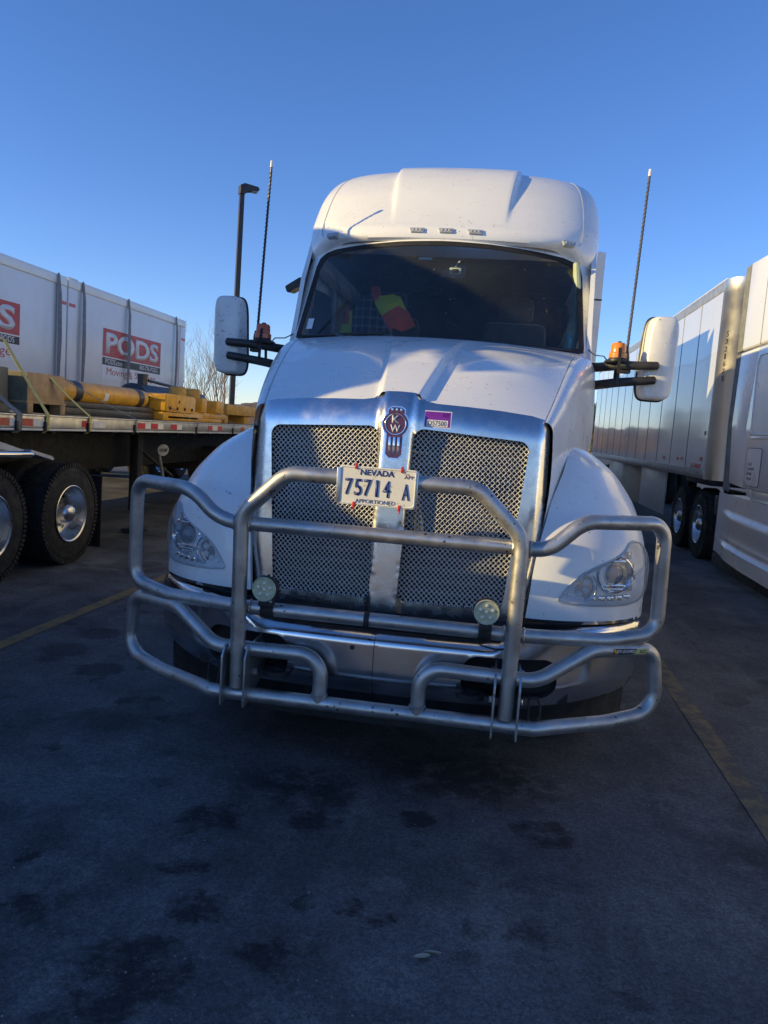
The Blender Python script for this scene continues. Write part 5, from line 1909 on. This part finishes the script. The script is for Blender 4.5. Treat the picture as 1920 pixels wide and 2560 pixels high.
RP(MB().prism(wo, lambda p: (TRX - 0.001, p[0], p[1]), lambda p: (TRX + 0.01, p[0], p[1])).build('sleeper_window', 'tractor_white'))
RP(MB().box(TRX - 0.012, TRX + 0.005, 9.3, 10.0, 1.80, 1.83, 0.005).build('window_ledge', 'tractor_white'))
ho = round_poly([(10.05, 1.28), (10.06, 1.69), (9.52, 1.69), (9.52, 1.24), (9.95, 1.24)], 0.05, 5)
hatch = RP(MB().prism(ho, lambda p: (TRX - 0.006, p[0], p[1]), lambda p: (TRX + 0.01, p[0], p[1])).build('storage_hatch', 'tractor_white'))
hg = MB().tube([(TRX - 0.002, p[0], p[1]) for p in ho], 0.006, 5, True).build('hatch_gap', 'strap_dark')
hg.parent = hatch
for i, (s_, w_) in enumerate((('VC-65725', 0.15), ('CA MCP-048774', 0.25), ('GVW 80000', 0.18), ('KYU-112640', 0.18))):
    text('hatch_text', s_, 'strap_dark', hatch, (TRX - 0.0062, 9.98 - w_ / 2, 1.50 - 0.058 * i), FACE_LEFT, w_, 0.034, 0.0008)
# lower body edge and chassis skirt with two creases
RP(MB().box(TRX + 0.03, TRX + 0.2, 6.2, 10.05, 1.10, 1.20, 0.02).build('body_sill', 'tractor_white'))


def skirt_x(y, k):
    x = TRX + 0.01
    t = sstep(11.0, 10.2, y)
    c1, c2 = 0.72 - 0.02 * t, 0.22 + 0.0 * t
    x -= 0.05 * t * sstep(c1 + 0.02, c1 - 0.02, k) * (1 - sstep(c2 + 0.10, c2, k))
    x += 0.035 * t * sstep(c1 - 0.02, c1 - 0.35, k) * sstep(c2, c2 + 0.15, k)
    x -= 0.07 * t * sstep(c2 + 0.03, c2 - 0.02, k)
    return x


rows = []
for i in range(31):
    k = 1 - i / 30
    rr_ = []
    for j in range(31):
        y = 11.10 - 4.4 * j / 30
        zt, zb_ = 1.085 - 0.012 * (11.1 - y), 0.285 - 0.04 * sstep(11.1, 9.5, y) - 0.02 * (11.1 - y) * 0.6
        rr_.append((skirt_x(y, k), y, zb_ + (zt - zb_) * k))
    rows.append(rr_)
RP(grid('chassis_skirt', rows, 'tractor_white', None, 60))
RP(MB().box(TRX + 0.02, TRX + 0.5, 6.8, 11.08, 1.02, 1.06, 0.01).build('skirt_top', 'tractor_white'))
RP(MB().box(TRX + 0.0, TRX + 0.03, 6.8, 11.09, 0.09, 0.26, 0.003).build('skirt_flap', 'black_rubber'))
RP(MB().box(TRX + 0.06, TRX + 0.6, 10.9, 11.5, 0.75, 1.02, 0.02).build('battery_box', 'dark_frame'))
RP(MB().box(3.9, 4.0, 5.0, 14.3, 0.72, 1.0, 0.01).build('frame_rail', 'dark_frame'))
RP(MB().box(4.6, 4.7, 5.0, 14.3, 0.72, 1.0, 0.01).build('frame_rail', 'dark_frame'))
for y in (12.38, 13.68):
    RP(wheel(None, 3.06, y, -1, n=40))
    RP(wheel(None, 5.54, y, 1, n=20, lugs=False))
# cab and hood, outside the picture
b = MB()
b.prism([(2.6, 0.6), (2.55, 1.25), (2.8, 1.65), (4.3, 2.05), (4.6, 2.10), (5.0, 2.75), (5.5, 3.2), (6.18, 3.4), (6.18, 1.0), (3.9, 1.0), (3.8, 0.6)], lambda p: (3.2, p[0], p[1]), lambda p: (5.36, p[0], p[1]), 0.08)
RP(b.build('cab', 'tractor_white'))
RP(wheel(None, 3.14, 3.4, -1, n=20, dual=False, lugs=False))
RP(wheel(None, 5.42, 3.4, 1, n=20, dual=False, lugs=False))

# ------------------------------------------------------------------ lamp post
lp_ = thing('street_lamp', 'tall square lamp post with a flat head behind the left mirror', 'street lamp', (-8.93, 25, 0), R(35))
b = MB()
b.prism([(-0.075, -0.075), (0.075, -0.075), (0.075, 0.075), (-0.075, 0.075)], lambda p: (p[0] * 1.1, p[1] * 1.1, 0), lambda p: (p[0] * 0.95, p[1] * 0.95, 8.95))
b.build('pole', 'lamp_post', lp_, False)
b = MB()
b.prism([(0.06, 8.78), (0.16, 8.90), (0.52, 8.98), (0.55, 9.03), (0.50, 9.10), (0.05, 9.14), (-0.09, 9.06), (-0.09, 8.8)], lambda p: (p[0], -0.13, p[1]), lambda p: (p[0], 0.13, p[1]), 0.012)
hd = b.build('lamp_head', 'lamp_post', lp_)
MB().box(0.2, 0.5, -0.1, 0.1, 8.93, 8.95).build('diode_panel', 'lamp_grey', hd)
MB().box(-0.25, 0.25, -0.25, 0.25, 0, 0.7, 0.03).build('footing', 'rail_alu', lp_)

# ------------------------------------------------------------------ bare trees
def bare_tree(x, y, h, seed, lab, stems=3):
    rnd = random.Random(seed)
    t = thing('bare_tree', lab, 'tree', (x, y, 0), 0, 'leafless trees beyond the trailers')
    tr, cr_ = MB(), MB()

    def grow(p, d, L, r, lev):
        k = 5
        pts, rr = [p], [r]
        for i in range(k):
            d = (d + Vector((rnd.uniform(-1, 1), rnd.uniform(-1, 1), rnd.uniform(-0.3, 0.8))) * 0.10).normalized()
            p = p + d * (L / k)
            pts.append(p)
            rr.append(r * (1 - 0.62 * (i + 1) / k))
        (tr if lev == 0 else cr_).tube(pts, rr, 6 if lev == 0 else 4, False, False)
        if lev < 4:
            for i in range(5 if lev < 1 else (4 if lev < 3 else 3)):
                q = rnd.randint(1 if lev else 2, k)
                a = rnd.uniform(0, 6.28)
                sp = 0.55 if lev else 0.42
                nd = (d + Vector((math.cos(a) * sp, math.sin(a) * sp, 0.25))).normalized()
                grow(pts[q], nd, L * rnd.uniform(0.45, 0.68), rr[q] * 0.62 + 0.001, lev + 1)
    for i in range(stems):
        a = rnd.uniform(0, 6.28)
        grow(Vector((0.12 * math.cos(a), 0.12 * math.sin(a), 0)), Vector((0.22 * math.cos(a), 0.22 * math.sin(a), 1)).normalized(), h * 0.55, 0.055, 0)
    tr.build('trunk', 'bark', t)
    cr_.build('crown', 'bark', t, kind='stuff')


bare_tree(-11.75, 32, 5.7, 4, 'bare upright tree behind the lamp post and left mirror')
bare_tree(-14.6, 36, 5.6, 9, 'smaller bare tree left of the one behind the lamp post')


def leafy(x, y, h, r, seed, lab):
    rnd = random.Random(seed)
    t = thing('leafy_tree', lab, 'tree', (x, y, 0))
    MB().tube([(0, 0, 0), (0.05, 0, h * 0.4), (0, 0.05, h * 0.8)], [0.14, 0.1, 0.03], 8).build('trunk', 'bark', t)
    v, f = [], []
    cl = [(Vector((rnd.gauss(0, r * 0.45), rnd.gauss(0, r * 0.45), h * 0.35 + rnd.random() * h * 0.6)), rnd.uniform(0.3, 0.6) * r) for _ in range(26)]
    for _ in range(5200):
        c, rad = rnd.choice(cl)
        p = c + Vector((rnd.gauss(0, 1), rnd.gauss(0, 1), rnd.gauss(0, 0.8))) * rad * 0.45
        a = Vector((rnd.uniform(-1, 1), rnd.uniform(-1, 1), rnd.uniform(-1, 1))).normalized() * 0.07
        b2 = a.orthogonal().normalized() * 0.035
        n = len(v)
        v += [p - a, p + b2, p + a, p - b2]
        f.append([n, n + 1, n + 2, n + 3])
    mob('crown', v, f, 'leaf_green', t, False, kind='stuff')


leafy(5.0, 45, 3.9, 1.1, 3, 'small green tree seen between the white truck and the dry van trailer')

# ------------------------------------------------------------------ small litter on the asphalt
for (x, y, a, lab) in ((-0.105, 2.235, 0.2, 'pale dry leaf lying on the asphalt in front of the truck, lower one'), (-0.075, 2.262, -0.1, 'pale dry leaf lying on the asphalt in front of the truck, upper thin one')):
    o = thing('fallen_leaf', lab, 'leaf', (x, y, 0.004), a, 'dry leaves on the asphalt')
    w = 0.011 if 'lower' in lab else 0.005
    rows = [[(t * 0.026, k * w * (1 - t * t) ** 0.6 if abs(t) < 1 else 0.0, 0.004 + 0.005 * abs(k) + 0.003 * t) for k in (-1, 0, 1)] for t in (-0.98, -0.6, -0.2, 0.2, 0.6, 0.98)]
    grid('blade', rows, 'dry_leaf', o)
rg = random.Random(11)
b = MB()
for _ in range(160):
    y = 1.6 + 5.5 * rg.random() ** 1.6
    x = rg.uniform(-0.75, 0.6) * y
    s_ = rg.uniform(0.0012, 0.0034)
    M = Matrix.Translation((x, y, s_ * 0.4)) @ Matrix.Rotation(rg.uniform(0, 6), 4, 'Z')
    b.box(-s_ * rg.uniform(.7, 1.4), s_, -s_, s_ * rg.uniform(.6, 1.2), -s_ * 0.5, s_ * 0.6, 0, M)
o = b.build('gravel', 'strap_grey', None, False)
o['kind'] = 'stuff'
